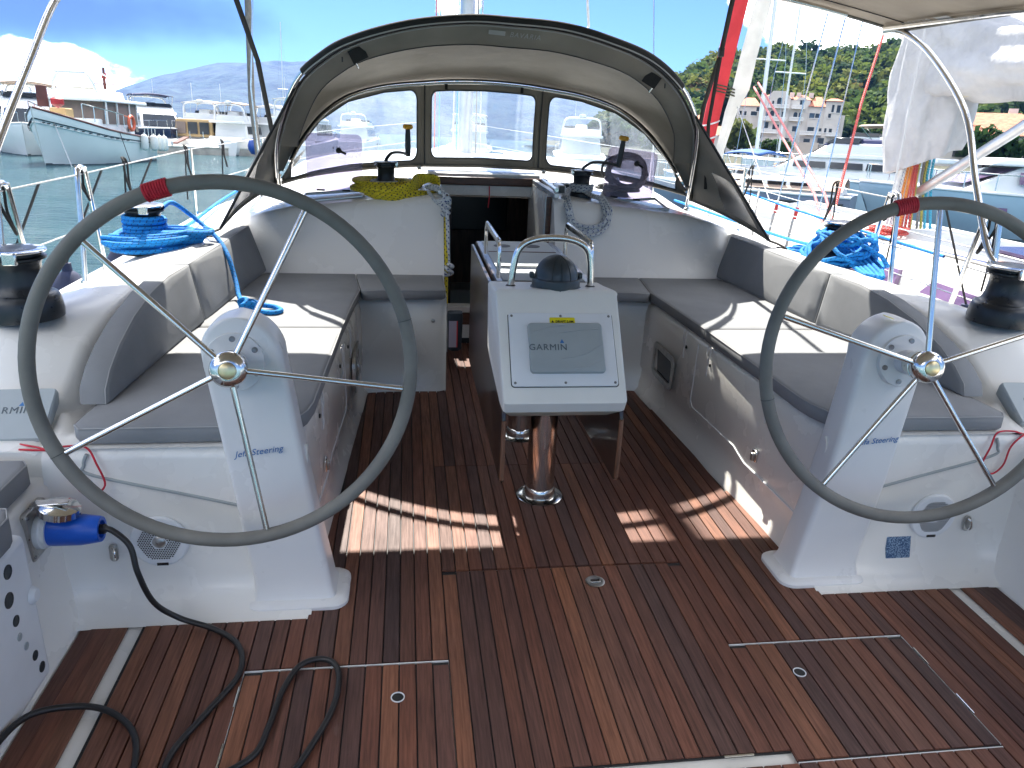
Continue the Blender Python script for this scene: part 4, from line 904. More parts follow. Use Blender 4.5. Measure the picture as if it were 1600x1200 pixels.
rows = [[out_(p, .004, -.018) for p in A], [out_(p, .010, -.016) for p in A], [out_(p, .010, -.005) for p in A], [out_(p, .012) for p in A]]
for t in (.15, .3, .45, .6, .75, .9, 1.0):
    rows.append([out_(a.lerp(b, t), .016 + .05 * sin(pi * t) + .004 * sin(9 * t + .2 * i), 0) for i, (a, b) in enumerate(zip(A, B))])
g = MB(); g.loft(rows, False); g.build('canvas_top', 'hood_canvas', hood, smooth=60, solid=.003)
MB().tube([out_(p, .010, -.02) for p in A], .007, 8).build('edge_binding', 'black_web', hood)
MB().tube([out_(p, -.002, -.012) for p in A], .0035, 6).build('piping', 'piping', hood)
MB().tube([out_(a.lerp(b, .10), .010) for a, b in zip(A, B)][4:-4], .0028, 6).build('seam', 'dark_plastic', hood)
MB().tube([out_(a.lerp(b, .965), .002) for a, b in zip(A, B)][3:-3], .010, 6, flat=.5).build('bow_sleeve', 'black_web', hood)
# front with three clear windows
BS = [(0, 5.83, 1.118), (.42, 5.78, 1.113), (.70, 5.69, 1.10), (.95, 5.55, 1.085), (1.2, 5.30, 1.06), (1.34, 5.06, 1.03)]
def crv(c, x):
    ax = abs(x); xs = [p[0] for p in c]; return V((x, tab(xs, [p[1] for p in c], ax), tab(xs, [p[2] for p in c], ax)))
def F(x, v):
    b = crv(BS, x); t = crv([(p[0], p[1], p[2]) for p in BW], x); p = b.lerp(t, v); p.y += .03 * sin(pi * v); return p
def patch(x0, x1, hole, rx, rv, cut=0.0, name='window'):
    a, b, c, d = hole; n_ = 12; inner = []; outer = []
    def side(k, m_): return k / m_
    for cx, cv, a0 in ((b - rx, d - rv, 0), (a + rx, d - rv, 90), (a + rx, c + rv, 180), (b - rx, c + rv, 270)):
        for k in range(6): an = RD(a0 + 90 * k / 5); inner.append((cx + rx * cos(an), cv + rv * sin(an)))
        # straight run to next corner
        nx = {0: (a + rx, d), 90: (a, c + rv), 180: (b - rx, c), 270: (b, d - rv)}[a0]
        st_ = inner[-1]
        for k in range(1, n_): inner.append((lerp(st_[0], nx[0], k / n_), lerp(st_[1], nx[1], k / n_)))
    mx, mv = (a + b) / 2, (c + d) / 2
    for (x, v) in inner:
        dx, dv = (x - mx) / ((b - a) / 2), (v - mv) / ((d - c) / 2)
        if abs(dx) >= abs(dv): ox = x1 if dx > 0 else x0; ov = mv + dv / max(abs(dx), 1e-6) * ((1 - mv) if dv > 0 else mv) * 1.0
        else: ov = 1 if dv > 0 else 0; ox = mx + dx / max(abs(dv), 1e-6) * ((x1 - mx) if dx > 0 else (mx - x0))
        outer.append((ox, min(1, max(0, ov))))
    def bot(x, v): return F(x, lerp(cut * max(0, (abs(x) - .45)) , 1, v) if False else v)
    g = MB(); g.loft([[bot(lerp(o[0], i[0], t), lerp(o[1], i[1], t)) for o, i in zip(outer, inner)] for t in (0, .35, .7, 1)], True, False); g.build('window_surround', 'hood_canvas', hood, smooth=60, solid=.004)
    g = MB(); g.loft([[bot(lerp(i[0], mx, t), lerp(i[1], mv, t)) + V((0, .004, 0)) for i in inner] for t in (-.02, .3, .6, .85, .999)], True, False); pn_ = g.build('window_pane', 'vinyl', hood, smooth=60)
    MB().tube([bot(*i) + V((0, -.003, 0)) for i in inner], .004, 6, closed=True).build('window_piping', 'dark_plastic', hood)
patch(-.42, .42, (-.372, .378, .10, .90), .04, .09)
patch(.42, 1.335, (.475, 1.29, .07, .93), .05, .12)
patch(-1.335, -.42, (-1.29, -.475, .07, .93), .05, .12)
for s in (-1, 1):
    g = MB(); g.loft([[F(s * .42 + d, v) + V((0, -.012 if abs(d) < .02 else -.004, 0)) for v in (0, .1, .25, .5, .75, .9, 1)] for d in (-.028, -.014, .014, .028)], False); g.build('window_post', 'hood_canvas', hood, smooth=60)
    MB().tube([F(s * .42, v) + V((0, -.018, 0)) for v in (.02, .5, .98)], .009, 6, flat=.5).build('zip', 'dark_plastic', hood)
    MB().tube([crv(BS, s * x) + V((0, -.015, .002)) for x in (0, .2, .42, .6, .8, 1.0, 1.15, 1.25, 1.33)], .011, 6).build('hem', 'hood_canvas', hood)
    MB().box(crv(BS, s * .46) + V((0, -.03, -.01)), (.03, .02, .035)).build('deck_clip', 'steel', hood, bevel=.004)
    MB().box((s * .27, 5.73, 1.655), (.02, .012, .035)).build('tab', 'black_web', hood)
    # side wing with dark window
    Q = [p for p in (B if False else A)]; Q = [p for p in A if p.x * s > 1.06][::(1 if s > 0 else -1)]
    if Q[0].z > Q[-1].z: Q = Q[::-1]
    tip = V((s * 1.515, 4.13, .885)); top = Q[-1] + V((s * .03, -.02, .0))
    def W(t, w_):
        i = t * (len(Q) - 1); k = min(int(i), len(Q) - 2); q = Q[k].lerp(Q[k + 1], i - k) + V((s * .018, 0, 0)); e = tip.lerp(top, t)
        p = q.lerp(e, w_); return p + V((s * (.05 * sin(pi * w_) * sin(pi * min(1, t + .25))) + s * .006 * sin(26 * t) * (1 - w_), 0, 0))
    g = MB(); g.grid(lambda u, v: W(v, u), 12, 16); g.build('side_wing', 'hood_canvas', hood, smooth=60, solid=.003)
    g = MB(); g.grid(lambda u, v: W(lerp(.05, .40, v), lerp(.42, .90, u) - .10 * v) + V((-s * .004, 0, 0)), 8, 8); g.build('wing_window', 'screen_dark', hood, smooth=60)
    MB().tube([W(t / 16, 1.0) for t in range(17)], .008, 6).build('edge_binding', 'black_web', hood)
    MB().tube([W(0, t / 10) + V((0, 0, .002)) for t in range(11)], .008, 6).build('hem', 'hood_canvas', hood)
    # stainless strut and foot
    MB().tube([Q[2] + V((-s * .02, -.02, 0)), V((s * 1.345, 5.03, 1.10)), V((s * 1.34, 5.05, .965))], .011, 8).build('strut', 'steel', hood)
    MB().lathe([(.022, 0), (.022, .015), (.014, .02), (.012, .04)], 14, (s * 1.345, 5.05, .93)).build('foot', 'steel', hood)
    MB().tube(spline([tip, tip + V((s * .03, -.06, -.01)), tip + V((s * .06, -.10, -.03)), tip + V((s * .03, -.05, -.03)), tip + V((s * .05, -.15, -.04))], 5), .007, 6).build('lashing', 'rope_black', hood)
    # roll-up strap with toggle
    k = min(range(N), key=lambda i: abs(A[i].x - s * .80)); a, b = A[k], B[k]
    M = frame(out_(a, -.03, .005), (1, 0, -.5 * s), V((-.5 * s * .3, .5, -1)))
    g = MB(); g.M = M; g.box((0, .02, .002), (.085, .07, .006)); g.build('strap_flap', 'black_web', hood)
    g = MB(); g.M = M; g.tube([(.03 * s, .055, 0), (.03 * s, .085, .0)], .004, 6); g.build('toggle', 'steel', hood)
    MB().tube([V((a.x, a.y, a.z)) + V((s * .05, .02, -.05)), V((a.x, a.y, a.z)) + V((s * .05, .02, -.075))], .004, 6).build('toggle', 'dark_plastic', hood)
# maker's lettering on the inside of the aft edge
g = MB(); g.loft([[out_(p, .0, .002) for p in A[6:-6]], [out_(p, -.05, .03) for p in A[6:-6]], [out_(p, -.085, .10) for p in A[6:-6]]], False); g.build('valance', 'hood_canvas', hood, smooth=60)
MB().tube([out_(p, -.085, .098) for p in A[6:-6]], .0035, 6).build('seam', 'dark_plastic', hood)
c1 = A[N // 2]; Mt = frame(V((.05, c1.y + .010, c1.z - .036)), (1, .01, -.05), (0, -.5, 1))
text_mb('BAVARIA', .036, Mt, shear=.2, space=1.15).build('lettering', 'piping', hood, smooth=0)
g = MB(); g.M = Mt; g.box((-.145, .002, .0), (.085, .022, .0012)); g.build('logo_bar', 'piping', hood)

# ------------------------------------------------------------------ bimini overhead, with its tubes and straps
bim = thing('bimini', (0, 2, .66), 'taupe bimini awning on steel tubes above the helm', 'bimini')
def bz(x): return 2.245 - .0645 * x * x
def bp(u, v):
    x = lerp(-1.96, 1.96, u); z = bz(x); yfr = 2.41 + .78 * z; return V((x, lerp(yfr, -1.0, v), z + .04 * sin(pi * v) - .02 * (1 - cos(4 * pi * v)) * .5))
g = MB(); g.grid(bp, 36, 22); g.build('awning', 'bimini_canvas', bim, smooth=60, solid=.004)
MB().tube([bp(k / 36, 0) + V((0, 0, -.004)) for k in range(37)], .010, 6).build('front_hem', 'grey_web', bim)
MB().tube([bp(k / 36, .035) + V((0, 0, -.008)) for k in range(37)], .003, 5).build('hem_seam', 'black_web', bim)
for s in (-1, 1):
    tbp = [(2.0, 3.73, 1.87), (2.02, 3.42, 1.61), (2.03, 3.26, 1.32), (2.04, 3.10, 1.05), (2.05, 3.0, .935), (2.06, 2.95, .67)] if s > 0 else [(2.0, 3.735, 1.885), (2.025, 3.42, 1.60), (2.055, 3.14, 1.32), (2.065, 2.90, 1.08), (2.07, 2.78, .95), (2.07, 2.66, .67)]
    MB().tube(spline([V((s * 1.88, 3.99, bz(1.88) - .03)), V((s * 1.955, 3.93, 1.985))] + [V((s * a_, b_, c_)) for a_, b_, c_ in tbp], 6), .0155, 12).build('side_tube', 'steel', bim)
    MB().tube([bp(1 if s > 0 else 0, k / 12) for k in range(13)], .010, 6).build('side_hem', 'grey_web', bim)
    MB().tube([V((s * 1.86, 3.95, bz(1.86) - .02)), V((s * 1.90, 3.2, 2.0)), V((s * 1.93, 2.5, 1.98))], .013, 8).build('rafter', 'steel', bim)
MB().tube([bp(k / 36, .02) + V((0, 0, -.03)) for k in range(3, 34)], .014, 10).build('front_tube', 'steel', bim)
Mt = frame(V((1.83, 3.62, bz(1.83) - .006)), (-.22, -1, .0), (1, -.1, -.23))
Mt = frame(V((1.87, 3.70, bz(1.87) - .012)), (0, 1, 0), (-1, 0, .24))
text_mb('BAVARIA', .05, Mt, space=1.1, shear=.2).build('lettering', 'piping', bim, smooth=0)
g = MB(); g.M = Mt; g.box((-.19, 0, 0), (.09, .04, .0012)); g.build('logo_bar', 'piping', bim)
MB().tube([(-1.38, 4.10, bz(1.38) - .03), (-1.34, 4.55, 1.72), (-1.335, 4.90, 1.27)], .014, 8, flat=.25).build('strap', 'black_web', bim)
MB().tube([(1.10, 4.10, bz(1.1) - .03), (1.19, 4.40, 1.88), (1.28, 4.80, 1.60), (1.30, 4.90, 1.35)], .013, 8, flat=.35).build('strap', 'black_web', bim)
MB().tube([(1.19, 4.40, 1.88), (1.27, 4.66, 1.5), (1.36, 4.80, 1.10)], .011, 8, flat=.35).build('strap', 'black_web', bim)
MB().box((1.19, 4.40, 1.88), (.03, .03, .05)).build('buckle', 'black', bim, bevel=.004)

# ------------------------------------------------------------------ stanchions, lifelines, cords and fenders
for s, side in ((-1, 'port'), (1, 'starboard')):
    for y, nm in ((3.12, 'aft'), (3.86, 'middle')):
        sg = thing('gate_stanchion', (s * 2.05, y, .65), '%s %s steel gate stanchion bent like an inverted U' % (nm, side), 'stanchion')
        p = [V((s * 2.055, y - .13, .65)), V((s * 2.05, y - .05, 1.14)), V((s * 2.05, y - .035, 1.185)), V((s * 2.05, y, 1.20)), V((s * 2.05, y + .035, 1.185)), V((s * 2.05, y + .05, 1.14)), V((s * 2.055, y + .15, .65))]
        MB().tube(spline(p, 4), .0125, 10).build('tube', 'steel', sg)
        for yy in (y - .13, y + .15): MB().lathe([(.025, 0), (.025, .01), (.017, .02), (.0165, .05)], 14, (s * 2.055, yy, .645)).build('foot', 'steel', sg)
    for y, nm in ((5.77, 'forward'), (7.6, 'foremost')):
        xx = 2.05 if y < 6 else 1.88
        sg = thing('stanchion', (s * xx, y, .66), '%s %s straight steel stanchion' % (nm, side), 'stanchion')
        MB().tube([(s * xx, y, .66), (s * xx, y, 1.18)], .0125, 10).build('tube', 'steel', sg); MB().lathe([(.025, 0), (.025, .01), (.017, .05)], 14, (s * xx, y, .66)).build('foot', 'steel', sg)
    for z, nm in ((1.172, 'upper'), (.93, 'lower')):
        MB().tube([(s * 2.05, 1.6, z), (s * 2.05, 3.0, z), (s * 2.05, 3.12, z), (s * 2.05, 3.86, z - .004), (s * 2.05, 5.77, z), (s * 1.88, 7.6, z), (s * 1.2, 9.6, z + .05), (s * .3, 11.2, z + .12)], .0035, 6).build('lifeline', 'rope_plain', label='%s %s lifeline wire' % (nm, side), cat='lifeline')
    for y, ln, nm in ((3.10, .17, 'aft'), (3.84, .13, 'second'), (4.45, .22, 'third'), (5.66, .20, 'fourth'), (6.5, .18, 'foremost')):
        xq = 2.05 if y < 6 else 1.99
        c = V((s * xq, y, 1.178)); q = [c + V((0, -.02, .01)), c + V((s * .012, 0, .025)), c + V((0, .03, .0)), c + V((0, .03, -ln * .5)), c + V((-s * .01, .05, -ln)), c + V((-s * .012, .02, -ln * .8)), c + V((0, -.01, -ln * .35)), c + V((0, -.02, .0))]
        g = MB(); g.uv = []; g.tube(spline(q, 5, True), .006, 6, closed=True, uv=True); g.tube(spline([c + V((0, 0, .02)), c + V((s * .012, -.01, -.16)), c + V((s * .02, .0, -.34))], 5), .005, 6, uv=True)
        g.build('fender_cord', 'rope_black', label='black fender cord tied to the %s lifeline, %s' % (side, nm), cat='cord', fix=False)
    for y, nm in ((3.45, 'aft'), (4.15, 'second'), (4.95, 'third')):
        if s > 0 and y > 4: continue
        fd = thing('fender', (s * 2.30, y, -.1), 'navy covered fender hung on the %s side, %s' % (side, nm), 'fender')
        g = MB(); g.lathe([(0, -.12), (.10, -.10), (.14, 0), (.145, .45), (.14, .52), (.10, .60), (.05, .68), (.025, .70), (.022, .74), (0, .745)], 20, (s * 2.30, y, -.05)); g.build('cover', 'fender_navy', fd, smooth=45)
        MB().tube([(s * 2.30, y, .69), (s * 2.22, y, .85), (s * 2.06, y, 1.17)], .006, 6).build('lanyard', 'rope_black', fd)
# cap shroud sleeves
MB().tube([(-1.80, 7.05, .68), (-1.835, 7.0, 1.5), (-1.80, 7.0, 2.5), (-1.6, 7.05, 5.0)], .027, 10).build('shroud', 'grey_web', label='thick grey sleeved shroud left of the sprayhood', cat='shroud')
MB().tube([(-1.72, 6.6, .68), (-1.76, 6.6, 1.6), (-1.55, 6.7, 4)], .006, 6).build('shroud', 'steel', label='thin wire shroud just left of the thick sleeved one', cat='shroud')
MB().tube([(1.75, 7.0, .68), (1.35, 7.2, 5.0)], .006, 6).build('shroud', 'steel', label='thin wire shroud right of the sprayhood top', cat='shroud')
# mast, boom and gathered mainsail above the hood
ms = thing('mast', (0, 7.5, 1.1), 'alloy mast rising behind the sprayhood', 'mast')
g = MB(); g.loft([[V((p[0], 7.5 + p[1], z)) for p in rrect(.13, .21, .06, 6)] for z in (1.05, 9)]); g.build('section', 'alloy', ms, smooth=50)
for k, (dx, m_) in enumerate(((-.12, 'rope_plain'), (.09, 'rope_grey'), (.13, 'rope_white'), (-.09, 'rope_cyan'))):
    MB().tube([(dx, 7.36, 1.1), (dx * .8, 7.36, 6)], .006, 6, uv=True).build('halyard', m_, ms, fix=False)
bo = thing('boom', (0, 6.3, 2.35), 'boom with gathered white mainsail above the sprayhood', 'boom')
MB().tube([(0, 7.40, 2.48), (.12, 5.0, 2.60)], .075, 14).build('spar', 'alloy', bo)
g = MB(); rg = []
for k in range(12):
    t = k / 11; c = V((.02 + .10 * t, lerp(7.35, 5.0, t), 2.62 + .12 * t)); rg.append([c + V(((.10 + .03 * noise.noise(V((k * .9, j * .8, 0)))) * cos(2 * pi * j / 14), 0, (.14 + .05 * noise.noise(V((j * .7, k * 1.1, 4)))) * sin(2 * pi * j / 14))) for j in range(14)])
g.loft(rg); g.build('gathered_sail', 'sail_white', bo, smooth=60)
for q, m_ in (((-.26, 'rope_cyan')), ((-.30, 'rope_red'))): MB().tube([(q, 7.2, 1.1), (q * .9, 7.3, 4)], .005, 6, uv=True).build('reefing_line', m_, bo, fix=False)
MB().tube([(.75, 6.3, 2.9), (.85, 6.3, 2.15), (.80, 6.2, 2.1)], .01, 6, uv=True).build('topping_line', 'rope_plain', bo, fix=False)
# ================================================================== the marina round the boat (gravity frame)
mt, t, b, o_ = newmat('water')
vec = nd(t, 'ShaderNodeMapping', [(0, nd(t, 'ShaderNodeNewGeometry').outputs['Position'])], [(2, (0, 0, .5)), (3, (1, 2.2, 1))]).outputs[0]
h = nd(t, 'ShaderNodeMath', [(0, noise_n(t, vec, 1.5, 6, .62)), (1, nd(t, 'ShaderNodeMath', [(0, noise_n(t, vec, .22, 3))], [(1, 1.6)], operation='MULTIPLY').outputs[0])], operation='ADD').outputs[0]
t.links.new(mixc(t, ramp(t, noise_n(t, vec, .06, 4), .35, .65), (.035, .10, .125), (.055, .14, .155)), b.inputs['Base Color'])
b.inputs['Roughness'].default_value = .1; b.inputs['IOR'].default_value = 1.33; bump(t, b, h, 1.0, .55)
g = MB(); g.add([(-3300, -250, WATER), (3300, -250, WATER), (3300, 3850, WATER), (-3300, 3850, WATER)], [(0, 1, 2, 3)]); g.build('water', 'water', kind='structure', boat=False, smooth=0, base=(0, 0, WATER))
P('concrete', (.42, .39, .34), .8, var=.2, vs=1.5, bs=30, bstr=.4, bd=.02)
P('stone_wall', (.45, .40, .33), .85, var=.25, vs=.6, bs=4, bstr=.5, bd=.1)
P('plaster', (.62, .58, .53), .8, var=.08, vs=.5)
P('plaster_warm', (.58, .50, .42), .8, var=.08, vs=.5)
P('roof_tile', (.46, .17, .09), .75, var=.25, vs=2.5, bs=6, bstr=.6, bd=.08)
P('glass_dark', (.02, .026, .032), .12, var=.2, vs=.8)
P('glass_blue', (.05, .08, .12), .1, var=.2, vs=.8)
P('boat_white', (.74, .75, .74), .3, var=.04, vs=.6)
P('boat_green_white', (.62, .69, .67), .3, var=.04, vs=.5)
P('boat_blue_grey', (.34, .47, .56), .3, var=.06, vs=.5)
P('boat_navy', (.012, .022, .055), .2, var=.1, vs=.5)
P('boat_slate', (.17, .20, .27), .3, var=.1, vs=.5)
P('brown_canvas', (.20, .155, .13), .8, var=.1, vs=.8)
P('tan_canvas', (.50, .34, .16), .8, var=.12, vs=.8)
P('beige_canvas', (.44, .33, .26), .8, var=.1, vs=.8)
P('navy_canvas', (.014, .022, .09), .75, var=.1, vs=2)
P('blue_canvas', (.02, .10, .33), .7, var=.1, vs=2)
P('antifoul', (.02, .04, .05), .6)
P('varnish', (.13, .035, .02), .35, var=.2, vs=2)
P('buoy_orange', (.70, .14, .06), .5, var=.05)
P('orange_box', (.62, .20, .02), .5, var=.05)
P('buoy_blue', (.012, .06, .30), .4, var=.08)
P('fender_white', (.72, .74, .70), .5, var=.05)
P('deck_white', (.62, .61, .58), .55, var=.06, vs=2.0, bs=60, bstr=.3)
P('bark', (.07, .05, .035), .9, var=.3, vs=3)
P('scrub', (.038, .058, .045), .95, var=.5, vs=.02, bs=.06, bstr=.8, bd=8)
P('earth', (.06, .06, .03), .95, var=.4, vs=.1)
P('tinted_window', (.16, .10, .19), .15, var=.1)

# ---------------------------------------------------------------- far hill across the bay
azs = [-40, -32, -26, -22.5, -19.7, -16.3, -14, -12.4, -9, -5.8, 0, 5, 9, 13, 16, 20]; els = [.5, .3, .35, .55, 1.31, 2.70, 3.40, 3.84, 4.25, 4.44, 4.75, 4.6, 4.2, 3.6, 2.6, .3]
def hillf(u, v):
    a = lerp(-40, 20, u); D = lerp(2300, 3600, v); e = tab(azs, els, a); hh = 3600 * math.tan(RD(e))
    z = hh * (v ** .75) + (22 * noise.noise(V((a * .35, v * 6, 1))) + 9 * noise.noise(V((a * 1.1, v * 18, 5)))) * min(1, v * 3) * min(1, e * .5) * (1 if v < .97 else .4)
    return V((D * sin(RD(a)), D * cos(RD(a)), max(z, 0) + WATER - .3))
g = MB(); g.grid(hillf, 150, 40); g.build('hills', 'scrub', kind='structure', boat=False, smooth=70, base=(-600, 2300, WATER))

# ---------------------------------------------------------------- boats
def local(pos, bow):        # matrix: x forward, y to port, z up from the waterline
    p = V((pos[0], pos[1], WATER)); d = V((bow[0] - pos[0], bow[1] - pos[1], 0)).normalized(); M = Matrix.Identity(4); l = V((-d.y, d.x, 0))
    for i in range(3): M[i][0] = d[i]; M[i][1] = l[i]; M[i][2] = (0, 0, 1)[i]
    M.translation = p; return M
def hull(th_, M, L, B, zb, zs, zm, mat, flare=1.0, dark='antifoul'):
    st_ = []
    for t in (0, .08, .2, .35, .5, .65, .78, .88, .95, 1.0):
        bw = B / 2 * (min(1, .86 + t * .6) if t < .5 else max(.012, (1 - ((t - .5) / .5) ** 2.4))); sh = lerp(zs, zm, t / .5) if t < .5 else lerp(zm, zb, ((t - .5) / .5) ** 1.5)
        x = t * L; rk = .10 * L * max(0, t - .75) / .25 * .6
        wl = bw * (.9 if t < .6 else lerp(.9, .25, (t - .6) / .4))
        st_.append([V((x - rk, 0, -.6)), V((x - rk, wl * .7, -.4)), V((x - rk * .9, wl, .0)), V((x - rk * .45, lerp(wl, bw, .62), sh * .5)), V((x, bw, sh * .88)), V((x, bw, sh)), V((x, bw * .93, sh + .02)), V((x, 0, sh + .05)), V((x, -bw * .93, sh + .02)), V((x, -bw, sh)), V((x, -bw, sh * .88)), V((x - rk * .45, -lerp(wl, bw, .62), sh * .5)), V((x - rk * .9, -wl, 0)), V((x - rk, -wl * .7, -.4))])
    g = MB(); g.M = M; g.loft(st_); h_ = g.build('hull', mat, th_, smooth=40)
    g = MB(); g.M = M; g.tube([p[5] + V((0, .01, 0)) for p in st_], .05, 6); g.build('rub_rail', 'varnish' if mat == 'boat_green_white' else 'white_paint', th_)
    g = MB(); g.M = M; g.tube([p[9] - V((0, .01, 0)) for p in st_], .05, 6); g.build('rub_rail', 'varnish' if mat == 'boat_green_white' else 'white_paint', th_)
    g = MB(); g.M = M; g.loft([[p[2] * 1.0 + V((0, .012, -.1)), p[2] + V((0, .012, .10))] for p in st_], False); g.build('boot_stripe', dark, th_)
    g = MB(); g.M = M; g.loft([[p[12] + V((0, -.012, -.1)), p[12] + V((0, -.012, .10))] for p in st_], False); g.build('boot_stripe', dark, th_)
    return st_
def block(th_, M, x0, x1, y, z0, z1, mat, name, fr=0.0, bk=0.0, ins=.12, bev=.08):
    g = MB(); g.M = M
    g.hexa([V((x0, -y, z0)), V((x1, -y * .92, z0)), V((x1, y * .92, z0)), V((x0, y, z0))], [V((x0 + bk, -y + ins, z1)), V((x1 - fr, -y * .92 + ins, z1)), V((x1 - fr, y * .92 - ins, z1)), V((x0 + bk, y - ins, z1))])
    return g.build(name, mat, th_, bevel=bev, smooth=30)
def panes(th_, M, xs, y, z0, z1, ins, mat='glass_dark', sl=0.0):
    for sgn in (-1, 1):
        for a, b in xs:
            g = MB(); g.M = M; yy = sgn * y; yi = sgn * (y - ins)
            g.hexa([V((a, yy, z0)), V((b, yy, z0)), V((b, yy + sgn * .02, z0)), V((a, yy + sgn * .02, z0))], [V((a + .05 * (b - a), yi, z1)), V((b - sl, yi, z1)), V((b - sl, yi + sgn * .02, z1)), V((a + .05 * (b - a), yi + sgn * .02, z1))]); g.build('window', mat, th_, smooth=0)
def rail(th_, M, pts, z, n=5, r=.022):
    g = MB(); g.M = M; g.tube([V((x, y, z0 + z)) for x, y, z0 in pts], r, 5); g.build('rail', 'steel', th_)
    for k in range(0, len(pts)):
        x, y, z0 = pts[k]; g = MB(); g.M = M; g.tube([V((x, y, z0)), V((x, y, z0 + z))], r * .9, 5); g.build('rail_post', 'steel', th_)
def yacht(name, pos, bow, L, B, label, zb=1.7, zs=1.1, zm=1.35, hm='boat_white', fly=True, canopy=None, canopy_h=1.5, cab=(.2, .72), hc=1.25, group='motor yachts moored in the marina', glass='glass_dark', enclosure=None, cat='yacht', radar=True):
    M = local(pos, bow); th_ = thing(name, M.translation, label, cat, group, boat=False)
    hull(th_, M, L, B, zb, zs, zm, hm)
    x0, x1 = cab[0] * L, cab[1] * L; z0 = zm; z1 = zm + hc; yb = B * .40
    block(th_, M, x0, x1, yb, z0 - .1, z1, 'boat_white', 'cabin', fr=(x1 - x0) * .26, ins=.18)
    xs = []; n_ = 3
    for k in range(n_): a = lerp(x0 + .3, x1 - (x1 - x0) * .22, k / n_); b = lerp(x0 + .3, x1 - (x1 - x0) * .22, (k + 1) / n_) - .12; xs.append((a, b))
    panes(th_, M, xs, yb - .05, z0 + .35, z1 - .22, .10, glass)
    g = MB(); g.M = M; dx = (x1 - x0) * .26; g.hexa([V((x1 - dx * .22, -yb * .8, z0 + .3)), V((x1 - dx * .20, -yb * .8, z0 + .3)), V((x1 - dx * .20, yb * .8, z0 + .3)), V((x1 - dx * .22, yb * .8, z0 + .3))], [V((x1 - dx * .9, -yb * .72, z1 - .1)), V((x1 - dx * .86, -yb * .72, z1 - .1)), V((x1 - dx * .86, yb * .72, z1 - .1)), V((x1 - dx * .9, yb * .72, z1 - .1))]); g.build('windscreen', glass, th_, smooth=0)
    for q in (.46, .56, .66):      # hull ports
        panes(th_, M, [(q * L, q * L + .5)], B * .5 * (1 if q < .6 else .95) + .005, zm * .58, zm * .58 + .2, .0, glass)
    block(th_, M, x0 - .12 * L, x0 + .02, B * .42, zs - .35, zs + .35, 'boat_white', 'cockpit_coaming', bk=.2)
    if fly:
        block(th_, M, x0 - .08 * L, x1 - (x1 - x0) * .30, yb + .02, z1 - .04, z1 + .16, 'boat_white', 'flybridge_deck', fr=.3, ins=.02, bev=.05)
        block(th_, M, x0 + .1, x1 - (x1 - x0) * .36, yb - .1, z1 + .12, z1 + .62, 'boat_white', 'flybridge', fr=.7, ins=.06)
        block(th_, M, x0 + .35 * (x1 - x0), x1 - (x1 - x0) * .42, yb - .18, z1 + .60, z1 + .86, glass, 'flybridge_screen', fr=.4, ins=.1, bev=.02)
        for k in range(2): block(th_, M, x0 + .5 + k * .9, x0 + 1.0 + k * .9, .5, z1 + .5, z1 + .95, 'white_paint', 'helm_seat', bk=.1, ins=.05)
        if radar:
            g = MB(); g.M = M; ax = x0 + .15; g.tube(spline([V((ax, yb - .1, z1 + .1)), V((ax - .25, yb - .25, z1 + 1.1)), V((ax - .3, yb - .6, z1 + 1.4)), V((ax - .3, 0, z1 + 1.45)), V((ax - .3, -yb + .6, z1 + 1.4)), V((ax - .25, -yb + .25, z1 + 1.1)), V((ax, -yb + .1, z1 + .1))], 4), .07, 8, flat=1.6); g.build('radar_arch', 'boat_white', th_)
            g = MB(); g.M = M; g.lathe([(0, 0), (.28, .02), (.3, .1), (.26, .2), (0, .24)], 16, (ax - .3, 0, z1 + 1.5)); g.build('radome', 'boat_white', th_)
            g = MB(); g.M = M; g.tube([V((ax - .3, .6, z1 + 1.4)), V((ax - .4, .6, z1 + 3.0))], .015, 5); g.build('aerial', 'white_paint', th_)
    if canopy:
        zc_ = z1 + (canopy_h if fly else .55); xa, xb_ = x0 - .02 * L, lerp(x0, x1, .52)
        g = MB(); g.M = M; g.grid(lambda u, v: V((lerp(xa, xb_, u), lerp(-yb * .95, yb * .95, v), zc_ + .16 * sin(pi * v) - .10 * (2 * u - 1) ** 2)), 8, 8); g.build('bimini_top', canopy, th_, solid=.05, smooth=60)
        for sx in (xa + .1, (xa + xb_) / 2, xb_ - .1):
            for sy in (-1, 1): g = MB(); g.M = M; g.tube([V((lerp(sx, (xa + xb_) / 2, .5), sy * yb * .9, z1 + (.2 if fly else -.2))), V((sx, sy * yb * .92, zc_ - .02))], .025, 5); g.build('bimini_pole', 'steel', th_)
    if enclosure:
        block(th_, M, x0 - .14 * L, x0 + .05 * L, yb * .98, zs + .3, z1 + .1, enclosure, 'cockpit_enclosure', bk=.2, ins=.1)
        panes(th_, M, [(x0 - .11 * L, x0 - .05 * L), (x0 - .04 * L, x0 + .03 * L)], yb * .98 - .02, zs + .7, z1 - .15, .05, glass)
    pts = [(lerp(.55, .98, k / 6) * L, B / 2 * max(.05, (1 - max(0, (lerp(.55, .98, k / 6) - .5) / .5) ** 2.4)) * .94, lerp(zm, zb, (max(0, lerp(.55, .98, k / 6) - .5) / .5) ** 1.5)) for k in range(7)]
    rail(th_, M, pts, .6); rail(th_, M, [(x, -y, z) for x, y, z in pts], .6)
    return th_, M
def ball_fender(th_, M, p, mat='fender_white', r=.16, l=.6):
    g = MB(); g.M = M; g.lathe([(0, -l / 2), (r * .6, -l / 2 + .04), (r, -l / 2 + .16), (r, l / 2 - .16), (r * .6, l / 2 - .04), (.04, l / 2), (.03, l / 2 + .08), (0, l / 2 + .08)], 12, p); g.build('fender', mat, th_, smooth=50)

